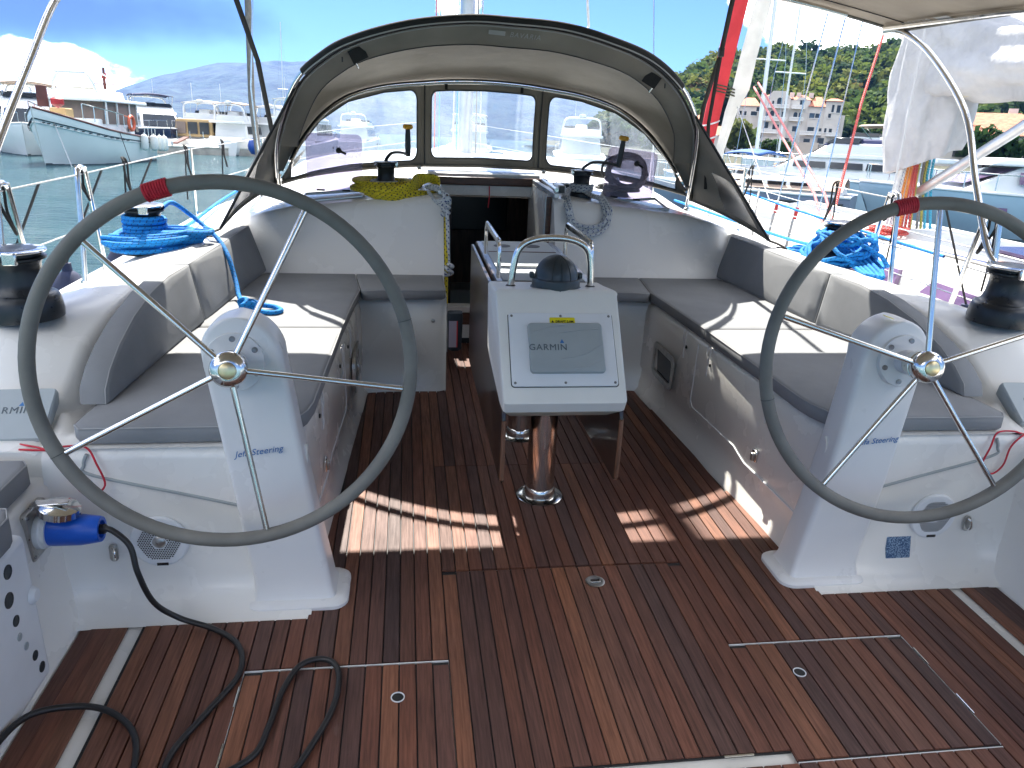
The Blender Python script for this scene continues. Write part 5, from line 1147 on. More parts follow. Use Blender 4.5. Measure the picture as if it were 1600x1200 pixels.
# trawler with the brown canvas sides, bow towards us
M = local((-17.9, 53.2), (-18.5, 42.3)); tr = thing('trawler', M.translation, 'pale green-white wooden trawler yacht with brown canvas sides and orange lifebuoy', 'motor boat', boat=False)
sec = hull(tr, M, 11.6, 3.9, 2.75, 1.25, 1.65, 'boat_green_white')
for sgn in (0, 1):
    idx = 4 if sgn == 0 else 10
    for dz, r in ((-.32, .028), (-.62, .03)):
        g = MB(); g.M = M; pts = [(p[idx].lerp(p[idx - 1 if sgn == 0 else idx + 1], -dz * .55)) + V((0, .03 if sgn == 0 else -.03, 0)) for p in sec]; g.tube(pts, r, 5); g.build('moulding', 'antifoul' if r < .03 else 'white_paint', tr)
    for k in range(14):     # the dashed name scroll along the topsides
        t = lerp(.42, .93, k / 13) * 9; i = int(t); f = t - i; q = sec[i][idx].lerp(sec[min(i + 1, 9)][idx], f).lerp(sec[i][idx - 1 if sgn == 0 else idx + 1].lerp(sec[min(i + 1, 9)][idx - 1 if sgn == 0 else idx + 1], f), .27)
        g = MB(); g.M = M; g.box(q + V((0, .04 if sgn == 0 else -.04, 0)), (.34, .03, .045)); g.build('name_scroll', 'black', tr)
block(tr, M, 3.0, 7.3, 1.5, 1.55, 2.35, 'boat_white', 'cabin_trunk', ins=.08)
block(tr, M, 2.4, 7.0, 1.52, 2.1, 3.25, 'brown_canvas', 'canvas_sides', fr=.35, ins=.08, bev=.04)
for x in (2.5, 3.6, 5.3, 6.7):
    for sy in (-1, 1): g = MB(); g.M = M; g.box((x, sy * 1.50, 2.7), (.09, .06, 1.25)); g.build('cabin_post', 'boat_white', tr)
block(tr, M, 1.4, 7.3, 1.75, 3.25, 3.42, 'boat_white', 'roof', ins=.04, bev=.05)
block(tr, M, 3.2, 6.6, 1.2, 3.40, 3.85, 'boat_white', 'flybridge', fr=.5, ins=.1)
for x in (2.2, 2.8, 3.4): block(tr, M, x, x + .45, .45, 3.45, 4.0, 'white_paint', 'deck_seat', bk=.08)
g = MB(); g.M = M; g.tube(spline([V((6.7, 1.1, 3.4)), V((6.9, 1.0, 4.2)), V((6.8, .5, 4.75)), V((6.8, -.5, 4.75)), V((6.9, -1.0, 4.2)), V((6.7, -1.1, 3.4))], 5), .08, 8); g.build('radar_arch', 'boat_white', tr)
g = MB(); g.M = M; g.tube(spline([V((6.8, .7, 4.72)), V((5.4, .8, 4.75)), V((4.2, .8, 4.5)), V((3.8, .8, 3.5))], 5), .05, 6); g.build('bimini_frame', 'boat_white', tr)
g = MB(); g.M = M; g.tube(spline([V((6.8, -.7, 4.72)), V((5.4, -.8, 4.75)), V((4.2, -.8, 4.5)), V((3.8, -.8, 3.5))], 5), .05, 6); g.build('bimini_frame', 'boat_white', tr)
g = MB(); g.M = M; g.box((7.2, 0, 4.65), (.3, 1.5, .12)); g.build('radar_scanner', 'boat_white', tr, bevel=.03)
g = MB(); g.M = M; g.tube([V((3.0, 0, 3.4)), V((2.9, 0, 5.2))], [.11, .07], 8); g.build('mast', 'varnish', tr); g = MB(); g.M = M; g.tube([V((2.95, -.6, 4.3)), V((2.95, .6, 4.3))], .03, 6); g.build('spreader', 'varnish', tr)
g = MB(); g.M = M; g.box((2.9, 0, 4.75), (.12, .26, .3)); g.build('pennant', 'red_plain', tr)
g = MB(); g.M = M; g.box((10.4, 0, 3.3), (.16, .5, 1.0)); g.build('bow_post', 'varnish', tr, bevel=.03); g = MB(); g.M = M; g.lathe([(0, -.3), (.3, -.1), (.3, .15), (0, .32)], 14, (10.3, .65, 3.05)); g.build('red_buoy', 'red_plain', tr, smooth=50)
g = MB(); g.M = M; g.box((9.0, .2, 2.55), (.9, .8, .5)); g.build('deck_locker', 'tan_canvas', tr, bevel=.06)
for sy in (-1, 1):
    pts = [(lerp(4.5, 9.2, k / 5), sy * (1.85 - .18 * max(0, k - 2)), lerp(1.75, 2.3, k / 5)) for k in range(6)]; rail(tr, M, pts, .75, r=.03)
    g = MB(); g.M = M; c = V((4.7, sy * 1.98, 2.2)); g.tube([c + V((.38 * cos(2 * pi * k / 18), 0, .38 * sin(2 * pi * k / 18))) for k in range(18)], .09, 8, closed=True); g.build('lifebuoy', 'buoy_orange', tr)
    for x, r_ in ((3.4, .22), (1.9, .24), (.9, .22), (.1, .22)): ball_fender(tr, M, (x, sy * 2.12, 1.15 - .1 * (3.4 - x) * .3), 'fender_white', r_, .95)
    for x in (3.9, 2.8): g = MB(); g.M = M; g.box((x, sy * 1.52, 1.85), (.38, .05, .28)); g.build('window', 'glass_dark', tr)
    pts = [(lerp(.1, 1.8, k / 3), sy * 1.6, 1.3) for k in range(4)]; rail(tr, M, pts, .65, r=.03)
g = MB(); g.M = M; g.tube([V((10.6, .4, 2.4)), V((11.5, 1.6, -.3))], .02, 5); g.build('mooring_line', 'rope_plain', tr); g = MB(); g.M = M; g.tube([V((6.4, 1.95, 1.7)), V((6.8, 2.6, -.2))], .02, 5); g.build('mooring_line', 'rope_black', tr)

# moored yachts to the left
yacht('motor_yacht', (-25.5, 81.0), (-19.6, 68.5), 13.5, 4.4, 'navy hulled motor yacht with dark blue bimini', 1.9, 1.5, 1.7, 'boat_navy', canopy='navy_canvas', canopy_h=1.55, group=None, hc=1.35)
ty, Mty = yacht('motor_yacht', (-18.6, 67.8), (-16.2, 79.3), 12.0, 4.2, 'white flybridge yacht with tan canvas cockpit enclosure', 1.7, 1.0, 1.3, canopy='sail_white', enclosure='tan_canvas', cab=(.30, .75), hc=1.3)
for k in range(3): g = MB(); g.M = Mty; g.box((1.88, -1.0 + k * 1.0, 2.0), (.06, .8, .95)); g.build('door_pane', 'glass_dark' if k != 2 else 'brown_canvas', ty, smooth=0)
g = MB(); g.M = Mty; g.hexa([V((-1.6, -.35, .75)), V((-1.6, .1, .75)), V((.4, .1, 1.2)), V((.4, -.35, 1.2))], [V((-1.6, -.35, .85)), V((-1.6, .1, .85)), V((.4, .1, 1.3)), V((.4, -.35, 1.3))]); g.build('gangway', 'varnish', ty, smooth=0)
for k in range(4): g = MB(); g.M = Mty; g.tube([V((.1, -1.7 + k * 1.1, 1.0)), V((.1, -1.7 + k * 1.1, 1.75))], .03, 6); g.build('stern_post', 'steel', ty)
yacht('motor_yacht', (-15.6, 66.9), (-13.2, 78.0), 11.0, 3.6, 'narrow white yacht between the tan-canvas yacht and the buoy', 1.6, 1.1, 1.35, canopy='beige_canvas', cab=(.22, .72), hc=1.2)
yacht('motor_yacht', (-33.5, 74.0), (-30.0, 62.0), 12.0, 4.2, 'white yacht behind the trawler bow', 1.9, 1.2, 1.7, canopy='sail_white', cab=(.22, .74), hc=1.5)
yacht('motor_yacht', (-29.5, 80.0), (-26.0, 68.0), 13.0, 4.4, 'white yacht behind the trawler flybridge', 2.0, 1.3, 1.8, canopy='sail_white', cab=(.22, .74), hc=1.5)
y3, M3 = yacht('motor_yacht', (-12.9, 69.0), (-10.0, 81.0), 11.5, 4.0, 'white flybridge yacht with pale bimini behind the blue mooring buoy', 1.6, 1.0, 1.3, canopy='sail_white', cab=(.25, .72))
yacht('motor_yacht', (-9.4, 60.0), (-7.5, 72.0), 12.5, 4.2, 'tall white motor yacht partly hidden by the sprayhood wing', 1.8, 1.2, 1.6, canopy='sail_white', cab=(.22, .74), hc=1.4)
yacht('motor_yacht', (-27.0, 62.0), (-23.0, 50.5), 12.0, 4.2, 'white motor yacht at the far left edge behind the bimini tube', 1.9, 1.2, 1.6, canopy='beige_canvas', cab=(.22, .74))
yacht('motor_yacht', (-7.0, 92.0), (-5.0, 104), 12.0, 4.2, 'distant white yacht seen through the left sprayhood window', 1.8, 1.2, 1.6, cab=(.22, .74))
yacht('motor_yacht', (5.0, 70.0), (6.0, 82), 12.0, 4.2, 'white yacht with pale bimini seen through the centre sprayhood window', 1.8, 1.2, 1.6, cab=(.22, .74), canopy='sail_white')
yacht('motor_yacht', (13.0, 60.0), (15.0, 72), 12.0, 4.2, 'white yacht seen through the right sprayhood window', 1.8, 1.2, 1.6, cab=(.22, .74))
g = MB(); g.lathe([(0, -.62), (.35, -.55), (.55, -.2), (.58, .1), (.45, .45), (.15, .66), (.08, .82), (0, .84)], 18, (-12.3, 64.5, WATER + .85)); g.build('mooring_buoy', 'buoy_blue', boat=False, smooth=60, label='round dark blue buoy hanging at the pontoon end', cat='buoy')
q = thing('quay', (-18, 66, WATER), 'long pale concrete pontoon behind the trawler', 'pontoon', boat=False)
d = V((8.9, 13.0, 0)).normalized(); nrm = V((-d.y, d.x, 0))
def strip(p0, p1, w_, z0, z1, name, mat, par):
    p0, p1 = V((p0[0], p0[1], 0)), V((p1[0], p1[1], 0)); dd = (p1 - p0).normalized(); nn_ = V((-dd.y, dd.x, 0)) * w_
    g = MB(); g.hexa([p0 + V((0, 0, z0)), p1 + V((0, 0, z0)), p1 + nn_ + V((0, 0, z0)), p0 + nn_ + V((0, 0, z0))], [p0 + V((0, 0, z1)), p1 + V((0, 0, z1)), p1 + nn_ + V((0, 0, z1)), p0 + nn_ + V((0, 0, z1))]); return g.build(name, mat, par, smooth=0, bevel=.04)
strip((-40, 56.5), (-10.5, 68.5), 2.6, WATER - .3, WATER + .52, 'float', 'concrete', q); strip((-40, 56.45), (-10.5, 68.45), 2.75, WATER + .52, WATER + .66, 'coping', 'gelcoat_cream', q)
for k in range(9):
    c = V((-40, 56.4, 0)).lerp(V((-10.5, 68.4, 0)), (k + .5) / 9); MB().tube([c + V((0, 0, WATER + .66)), c + V((0, 0, WATER + .95))], .09, 8).build('bollard', 'alloy', q)

# ---------------------------------------------------------------- starboard: the sailing yacht alongside
nb = thing('neighbour_sailboat', (4.4, 5, WATER), 'white sailing yacht moored alongside to starboard, mainsail under a white cover', 'sailboat')
rings = []
for y, hw_, z in ((-3, 1.55, .30), (0, 1.68, .28), (4, 1.75, .28), (7, 1.62, .29), (9.5, 1.2, .32), (11.6, .6, .36), (12.8, .04, .40)):
    rings.append([V((4.4 - hw_ * .5, y, WATER - .4)), V((4.4 - hw_, y, WATER + .25)), V((4.4 - hw_, y, z)), V((4.4 - hw_ + .06, y, z + .05)), V((4.4 - hw_ + .12, y, z + .01)), V((4.4 - hw_ * .3, y, z + .05)), V((4.4 + hw_ * .3, y, z + .05)), V((4.4 + hw_ - .12, y, z + .01)), V((4.4 + hw_, y, z)), V((4.4 + hw_, y, WATER + .25)), V((4.4 + hw_ * .5, y, WATER - .4))])
g = MB(); g.loft(rings); g.build('hull', 'deck_white', nb, smooth=40)
g = MB(); g.loft([[V((4.4 + x * k, y, z)) for x, z in ((-1.08, .29), (-1.0, .46), (-.8, .55), (0, .61), (.8, .55), (1.0, .46), (1.08, .29))] for y, k in ((1.6, .98), (3.5, 1.0), (6.0, .98), (7.5, .8), (9.0, .45))], False); g.build('coachroof', 'deck_white', nb, smooth=50)
for y0, y1 in ((2.2, 3.6), (3.9, 5.2), (5.5, 6.6)):
    g = MB(); g.hexa([V((3.31, y0, .335)), V((3.31, y1, .335)), V((3.35, y1, .335)), V((3.35, y0, .335))], [V((3.375, y0 + .06, .445)), V((3.375, y1 - .06, .445)), V((3.415, y1 - .06, .445)), V((3.415, y0 + .06, .445))]); g.build('window', 'tinted_window', nb, smooth=0)
for x, y, w_, l_ in ((4.4, 5.4, .5, .5), (4.4, 3.6, .6, .4), (3.85, 4.4, .3, .3)): g = MB(); g.box((x, y, .620 if x == 4.4 else .575), (w_, l_, .03)); g.build('deck_hatch', 'tinted_window', nb, bevel=.01)
for k in range(4): MB().tube([(3.7 + .03 * k, 6.7 - .2 * k, .56), (3.75 + .15 * k, 3.0, .60)], .008, 5).build('deck_line', ('rope_grey', 'rope_red', 'rope_white', 'rope_grey')[k], nb)
MB().tube([(3.05, 1.0, .32), (3.05, 7.0, .33)], .018, 6).build('genoa_track', 'alloy', nb)
mx_, my_ = 4.2, 6.95
MB().tube([(mx_, my_, .5), (mx_, my_, 14)], .085, 12).build('mast', 'boat_white', nb)
MB().tube([(mx_ + .02, my_ - .1, 1.86), (mx_ + .25, my_ - 4.2, 1.90)], .085, 12).build('boom', 'beige_lip', nb)
MB().tube([(mx_ + .02, my_ - .1, .88), (mx_ + .10, my_ - 1.12, 1.52), (mx_ + .12, my_ - 1.5, 1.76)], .045, 10).build('boom_vang', 'alloy', nb)
# sail cover: along the boom and wrapped up the mast, with folds
g = MB(); rg = []
for k in range(90):
    t = k / 89; y = my_ + .10 - 4.2 * t; zb_ = 1.86; hh = tab([0, .04, .12, .25, .5, 1], [1.5, 1.05, .62, .46, .40, .28], t); wd = tab([0, .1, .3, 1], [.24, .25, .22, .15], t); ring = []
    for j in range(72):
        a = 2 * pi * j / 72; n1 = noise.noise(V((cos(a) * 1.6, sin(a) * 1.6 + t * 2, t * 5))) * .05 + .020 * sin(5 * a + 14 * t + 2.5 * noise.noise(V((t * 4, cos(a), 1)))) * (1 - .5 * t) + .010 * sin(9 * a - 22 * t + 3 * noise.noise(V((t * 5, sin(a), 6)))) + .020 * (1 - abs(noise.noise(V((cos(a) * 2 + 9, sin(a) * 2 + t * 4, t * 6))))) ** 3 
        cz = zb_ + hh * .42; ring.append(V((mx_ + .02 + .23 * t + (wd + n1) * cos(a), y, cz + (hh * .58 + n1) * sin(a))))
    rg.append(ring)
g.loft(rg); g.build('boom_cover', 'sail_cover', nb, smooth=80)
g = MB(); rg = []
for k in range(70):
    t = k / 69; z = lerp(1.22, 3.6, t); r = tab([0, .12, .35, .7, 1], [.25, .30, .33, .27, .19], t); ring = []
    for j in range(80):
        a = 2 * pi * j / 80; n1 = .06 * noise.noise(V((cos(a) * 1.5, sin(a) * 1.5, z * .9))) + .024 * sin(8 * a + 2.4 * z + 2.5 * noise.noise(V((z * 1.2, cos(a), 1)))) + .012 * sin(15 * a - 3.5 * z + 3 * noise.noise(V((z * 1.5, sin(a), 4)))) + .025 * (1 - abs(noise.noise(V((cos(a) * 1.8, sin(a) * 1.8 + z, z * 1.6 + 3))))) ** 3
        ring.append(V((mx_ + .04 + (r + n1) * cos(a), my_ - .10 + (r * 1.25 + n1) * sin(a), z + .10 * sin(a + 2.2) * (1 - t) * 1.3)))
    rg.append(ring)
g.loft(rg); g.build('mast_cover', 'sail_cover', nb, smooth=80)
for k, (m_, dx) in enumerate((('rope_white', -.11), ('rope_orange', -.085), ('rope_red', -.05), ('rope_red', -.03), ('rope_orange', -.06), ('rope_olive', -.005), ('rope_grey', .03), ('rope_cyan', .07), ('rope_plain', -.13), ('rope_red', -.01), ('rope_cyan', .10), ('rope_olive', .05))):
    g = MB(); g.uv = []; g.tube([V((mx_ + dx * 1.2, my_ - .17 - .01 * (k % 3), 1.6)), V((mx_ + dx * 1.35, my_ - .19, 1.1)), V((mx_ + dx * 2.0 - .03, my_ - .30, .62))], .013, 6, uv=True); g.build('halyard', m_, nb, fix=False)
hp = [loops((mx_ - .35, my_ - .45, .60), X_, Y_, .16, .13, 6, lambda t: .05 * t, .3, .05, seed=71)]
g = MB(); g.uv = []; g.tube(hp[0], .012, 6, uv=True); g.build('rope_tail', 'rope_red', nb, fix=False)
for k in range(2):
    x0, y0 = 2.78 + .02 * k, 6.35 + .42 * k
    MB().tube([(x0, y0, .30), (lerp(x0, mx_, .93), lerp(y0, my_, .93), 11)], .0075, 6).build('shroud', 'steel', nb); MB().tube([(x0, y0, .34), (lerp(x0, mx_, .04), lerp(y0, my_, .04), .80)], .014, 8).build('turnbuckle', 'steel_dull', nb)
    MB().tube([(lerp(x0, mx_, .035), y0, .72), (lerp(x0, mx_, .043), y0, .82)], .016, 8).build('red_tape', 'red_plain', nb)
MB().tube([(3.1, 6.5, .3), (lerp(3.1, mx_, .55), my_, 6.5)], .006, 6).build('shroud', 'steel', nb)
MB().tube([(3.75, 6.4, .55), (4.0, 6.9, 6)], .009, 6).build('halyard', 'rope_plain', nb)
MB().tube([(3.99, 7.7, .70), (4.6, 8.6, 1.75), (5.15, 9.3, 2.65), (5.6, 9.9, 3.5)], .016, 6, uv=True).build('spinnaker_line', 'rope_red', nb, fix=False)
for y in (1.2, 3.2, 5.0, 7.2, 9.2):
    hw_ = tab([4, 7, 9.5], [1.70, 1.57, 1.15], y); MB().tube([(4.4 - hw_, y, .29), (4.4 - hw_, y, .90)], .0125, 8).build('stanchion', 'steel', nb)
for z in (.89, .60): MB().tube([(2.70, -1, z), (2.70, 3, z), (2.71, 5.0, z), (2.83, 7.2, z), (3.25, 9.2, z), (4.0, 11.6, z + .1)], .004, 5).build('lifeline', 'steel', nb)
MB().tube([(2.69, 4.2, .80), (2.74, 6.2, .82), (3.1, 8.8, .80)], .010, 6, uv=True).build('blue_line', 'rope_blue', nb, fix=False)
# furled red and white headsail with its sheets
g = MB(); g.loft([[V((x + r * cos(2 * pi * j / 16), y + r * sin(2 * pi * j / 16), z)) for j in range(16)] for x, y, z, r in ((3.66, 10.9, .40, .05), (3.68, 10.88, .85, .10), (3.72, 10.85, 1.45, .11), (3.78, 10.8, 2.15, .115), (3.88, 10.72, 3.15, .115), (4.5, 10.4, 7.6, .1))]); g.build('furled_headsail', 'sail_red', nb, smooth=60)
g = MB(); sc = [(3.72, 10.72, .5, .04, .14), (3.75, 10.70, 1.1, .04, .16), (3.79, 10.68, 1.6, .05, .22), (3.82, 10.62, 1.9, .06, .30), (3.86, 10.6, 2.3, .06, .29), (3.96, 10.5, 3.2, .06, .28), (4.55, 10.3, 7.6, .05, .2)]
g.loft([[V((x + a, y, z)), V((x + (a + b) / 2, y - .07, z)), V((x + b, y - .02, z)), V((x + (a + b) / 2, y + .05, z))] for x, y, z, a, b in sc]); g.build('headsail_leech', 'sail_white', nb, smooth=70)
for z in (.72, .88, 1.05, 1.24, 1.44): MB().tube([V((3.71 + .12 * cos(2 * pi * j / 14) + .02 * (z - 1), 10.86 + .12 * sin(2 * pi * j / 14), z + .04 * cos(2 * pi * j / 14))) for j in range(14)], .012, 5, closed=True).build('wrap_line', 'rope_plain', nb)
for z in (1.86, 1.90, 1.82): MB().tube([V((3.86 + .2 * cos(2 * pi * j / 14), 10.8 + .2 * sin(2 * pi * j / 14), z - .05 * cos(2 * pi * j / 14))) for j in range(14)], .010, 5, closed=True).build('sail_tie', 'rope_yellow', nb)
for k in range(2): MB().tube([(4.18 + .05 * k, 10.6, 1.93 + .06 * k), (3.78 + .12 * k, 7.8, .80), (3.7 + .12 * k, 7.3, .45)], .014, 6, uv=True).build('sheet', 'rope_pink', nb, fix=False)
MB().tube([(4.02, 10.8, 1.75), (3.55, 8.2, .55)], .006, 5).build('furling_line', 'rope_plain', nb)

# ---------------------------------------------------------------- starboard background boats
fl_, Mf = yacht('motor_yacht', (22.9, 30.6), (16.6, 38.2), 12.5, 4.3, 'white and grey-blue flybridge yacht with navy covers right of the shrouds', 1.65, 1.2, 1.5, 'boat_blue_grey', canopy=None, cab=(.12, .66), hc=.85, group=None)
block(fl_, Mf, 2.5, 5.6, 1.35, 2.85, 3.18, 'navy_canvas', 'flybridge_cover', fr=.4, bk=.3, ins=.15)
for sy in (-1, 1):
    for x in (4.1, 6.3): g = MB(); g.M = Mf; g.box((x, sy * 2.17, .85), (.5, .03, .8)); g.build('hull_window', 'glass_dark', fl_)
yacht('motor_yacht', (36.5, 50.0), (29.5, 55.5), 14, 4.6, 'far flybridge yacht with a large beige canopy behind the white cover', 1.9, 1.5, 1.8, canopy='beige_canvas', canopy_h=1.35, cab=(.1, .7), hc=1.4, group=None)
ct, Mc = yacht('motor_yacht', (27.5, 22.0), (17.0, 26.0), 12.5, 4.6, 'low white motor yacht with violet windows at the right edge', 1.6, 1.35, 1.45, 'boat_blue_grey', fly=False, cab=(.1, .80), hc=.95, glass='tinted_window', group=None)
block(ct, Mc, 1.0, 9.0, 1.95, 2.36, 2.62, 'boat_white', 'hard_top', fr=.5, ins=.1)
sb, Ms = yacht('motor_boat', (15.2, 25.6), (9.5, 29.8), 7.5, 2.8, 'slate blue motor boat under a tan cover beyond the sprayhood wing', 1.25, 1.05, 1.1, 'boat_slate', fly=False, cab=(.15, .6), hc=.45, group=None)
g = MB(); g.M = Ms; g.grid(lambda u, v: V((lerp(.3, 6.2, u), lerp(-1.25, 1.25, v), 1.22 + .42 * sin(pi * v) * (1 - .3 * u) + .04 * noise.noise(V((u * 7, v * 5, 0))))), 16, 10); g.build('tan_cover', 'beige_canvas', sb, smooth=70)
block(sb, Ms, .2, 5.6, 1.43, .45, .85, 'glass_dark', 'side_stripe', ins=0.0, bev=.02)
bc, Mb = yacht('motor_boat', (16.6, 32.5), (12.5, 39), 7.5, 2.8, 'small motor boat with a bright blue canopy', 1.3, 1.0, 1.1, 'boat_white', fly=False, canopy='blue_canvas', cab=(.2, .65), hc=.7, group=None)
# slim masts of boats further along
for (x, y, z0, hgt, lean, lab) in ((18.35, 40.8, WATER + 1.2, 13, -.2, 'tall white mast standing in front of the hotel'), (-22.5, 150, WATER, 20, 0, 'slim far mast left of the sprayhood'), (20.2, 42, WATER + 1.2, 12, .0, 'thin mast just right of the tall white one'), (46, 62, WATER, 13, .2, 'mast behind the white sail cover')):
    mt_ = thing('mast', (x, y, z0), lab, 'mast', boat=False)
    MB().tube([(x, y, z0), (x + lean, y, z0 + hgt)], .11 if y < 100 and 'thin' not in lab else .06, 8).build('spar', 'boat_white', mt_); MB().tube([(x - .9, y, z0 + hgt * .45), (x + .9, y, z0 + hgt * .45)], .035, 6).build('spreader', 'boat_white', mt_)
    for sx in (-1, 1): MB().tube([(x + sx * 1.2, y, z0), (x + sx * .9, y, z0 + hgt * .45), (x + lean, y, z0 + hgt * .95)], .015, 4).build('stay', 'steel', mt_)
# ---------------------------------------------------------------- quay, gardens, houses and hotel on the starboard shore
sh = MB(); sh.add([(22, 72, WATER + 1.0), (60, 36, WATER + 1.0), (400, 36, WATER + 1.2), (400, 420, WATER + 3.0), (60, 420, WATER + 3.0), (22, 110, WATER + 1.6), (22, 72, WATER - 1), (60, 36, WATER - 1)], [(0, 1, 2, 3, 4, 5), (6, 7, 1, 0)]); sh.build('shore_ground', 'earth', kind='structure', boat=False, smooth=0, base=(60, 100, WATER))
qs = thing('quay_wall', (40, 55, WATER), 'stone quay wall along the starboard shore', 'quay', boat=False)
strip((21, 72.5), (60, 35.5), .9, WATER - .5, WATER + 1.15, 'wall_face', 'stone_wall', qs); strip((20.9, 72.55), (60.1, 35.45), 1.05, WATER + 1.15, WATER + 1.32, 'coping', 'concrete', qs)
bx_ = thing('dock_box', (18.5, 37.4, WATER), 'orange dock box on a small float beside the slate blue boat', 'box', boat=False)
MB().box((18.5, 37.4, WATER + .25), (2.6, 1.4, .5)).build('float', 'concrete', bx_, bevel=.04); MB().box((18.3, 37.4, WATER + 1.2), (.75, .7, 1.4)).build('cabinet', 'orange_box', bx_, bevel=.05)
# hotel
BL, BR = V((65.6, 152.2, 0)), V((83.0, 143.4, 0)); ex = (BR - BL).normalized(); ey = V((-ex.y, ex.x, 0)); UZ = .0194
MH = Matrix.Identity(4)
for i in range(3): MH[i][0] = ex[i]; MH[i][1] = ey[i]; MH[i][2] = (0, 0, 1)[i]
MH.translation = BL - ex * 1.6
def hx(zx): return (zx - 467) * UZ
def hz(zy): return (733 - zy) * UZ + 1.06
ht = thing('hotel', BL + V((9, -1, 0)), 'large cream four-storey hotel with red tiled roofs below the wooded hill', 'building', boat=False)
def hb(x0, x1, z0, z1, y0=0.0, d_=8.0, mat='plaster', nm='wall'):
    g = MB(); g.M = MH; g.box(((hx(x0) + hx(x1)) / 2, y0 + d_ / 2, (hz(z0) + hz(z1)) / 2), (abs(hx(x1) - hx(x0)), d_, abs(hz(z1) - hz(z0)))); return g.build(nm, mat, ht, smooth=0)
hb(500, 720, 760, 258, 1.5); hb(720, 1010, 760, 180, 0); hb(1010, 1200, 760, 190, .6); hb(1200, 1345, 760, 250, .2); hb(1345, 1500, 760, 195, -.3); hb(1500, 1540, 760, 320, .5)
hb(720, 1330, 770, 592, -4.0, 4.0, 'plaster_warm', 'terrace_wall')
def gable(x0, x1, zb_, zt_, y0, nm='gable'):
    g = MB(); g.M = MH; a, b_, c = hx(x0), hx(x1), (hx(x0) + hx(x1)) / 2; z0, z1 = hz(zb_), hz(zt_); w_ = (b_ - a) * .25
    g.loft([[V((a, y, z0)), V((b_, y, z0)), V((b_ - w_, y, z1)), V((a + w_, y, z1))] for y in (y0, y0 + .6)]); g.build(nm, 'plaster', ht, smooth=0)
gable(775, 1010, 180, 112, -.05); gable(1060, 1170, 190, 165, .5)
def hroof(x0, x1, zb_, zt_, y0, d_):
    g = MB(); g.M = MH; a, b_ = hx(x0), hx(x1); z0, z1 = hz(zb_), hz(zt_); k = min(2.0, (b_ - a) * .3)
    g.hexa([V((a - .3, y0 - .4, z0)), V((b_ + .3, y0 - .4, z0)), V((b_ + .3, y0 + d_, z0)), V((a - .3, y0 + d_, z0))], [V((a + k, y0 + d_ * .45, z1)), V((b_ - k, y0 + d_ * .45, z1)), V((b_ - k, y0 + d_ * .55, z1)), V((a + k, y0 + d_ * .55, z1))]); g.build('roof', 'roof_tile', ht, smooth=0)
hroof(500, 720, 258, 168, 1.5, 8); hroof(720, 1020, 178, 128, .7, 8); hroof(1010, 1200, 188, 130, .9, 8); hroof(1200, 1345, 248, 145, .2, 8); hroof(1345, 1500, 193, 158, -.3, 8)
for zx in (1015, 1080, 1200): hb(zx - 22, zx + 22, 160, 112, 3, 1.2, 'plaster', 'chimney')
def hwin(cx, cy, w_, h_, y0, arch=False, mat='glass_dark'):
    g = MB(); g.M = MH; x0, x1, z0, z1 = hx(cx - w_ / 2), hx(cx + w_ / 2), hz(cy + h_ / 2), hz(cy - h_ / 2)
    pts = [(x0, z0), (x1, z0)] + ([(lerp(x0, x1, .5) + (x1 - x0) / 2 * cos(RD(a)), z1 - (x1 - x0) / 2 + (x1 - x0) / 2 * sin(RD(a))) for a in range(0, 181, 30)] if arch else [(x1, z1), (x0, z1)])
    g.prism(pts, lambda p: V((p[0], y0 - .03, p[1])), lambda p: V((p[0], y0 + .1, p[1]))); wi = g.build('window', mat, ht, smooth=0)
    g = MB(); g.M = MH; g.box(((x0 + x1) / 2, y0 - .08, z0 - .06), (x1 - x0 + .2, .2, .1)); g.build('sill', 'white_paint', wi, smooth=0)
for a in ((905, 205, 46, 62, -.05, True), (845, 222, 18, 30, 0), (962, 220, 18, 30, 0), (705, 288, 30, 40, 1.5), (1118, 212, 34, 44, .6), (850, 325, 40, 52, 0, True), (905, 340, 30, 30, 0), (950, 332, 18, 50, 0), (800, 330, 22, 46, 0), (1075, 330, 38, 50, .6, True), (1122, 330, 30, 48, .6, True), (1282, 333, 38, 42, .2), (1232, 333, 50, 46, .2, False, 'glass_blue'), (905, 455, 66, 48, 0), (1085, 465, 42, 52, .6), (1240, 462, 62, 42, .2), (1330, 467, 24, 34, .2), (1378, 467, 20, 40, -.3), (1425, 470, 28, 40, -.3), (810, 440, 40, 60, 0), (535, 330, 26, 42, 1.5), (585, 332, 22, 40, 1.5), (670, 330, 60, 40, 1.5), (1415, 262, 22, 70, -.3), (1468, 265, 34, 70, -.3), (1395, 330, 26, 40, -.3), (1220, 575, 60, 40, .2), (1350, 570, 60, 56, -.3), (1025, 572, 44, 30, .0), (1090, 572, 40, 34, .6), (760, 555, 30, 36, 0)): hwin(*a)
for cx, cy, w_, y0 in ((1088, 372, 130, .6), (880, 380, 220, 0), (895, 258, 210, 0), (1090, 258, 120, .6), (1240, 500, 200, .2), (830, 500, 210, 0), (1450, 505, 120, -.3)):
    g = MB(); g.M = MH; g.box((hx(cx), y0 - .55, hz(cy + 14)), (w_ * UZ, 1.1, .16)); bl_ = g.build('balcony', 'white_paint', ht, smooth=0)
    g = MB(); g.M = MH; n_ = int(w_ * UZ / .22)
    for k in range(n_ + 1): g.box((hx(cx) - w_ * UZ / 2 + w_ * UZ * k / n_, y0 - 1.05, hz(cy) + .02), (.09, .09, .5))
    g.build('balusters', 'white_paint', bl_, smooth=0, kind='stuff'); g = MB(); g.M = MH; g.box((hx(cx), y0 - 1.05, hz(cy) + .3), (w_ * UZ, .14, .1)); g.build('handrail', 'white_paint', bl_, smooth=0)
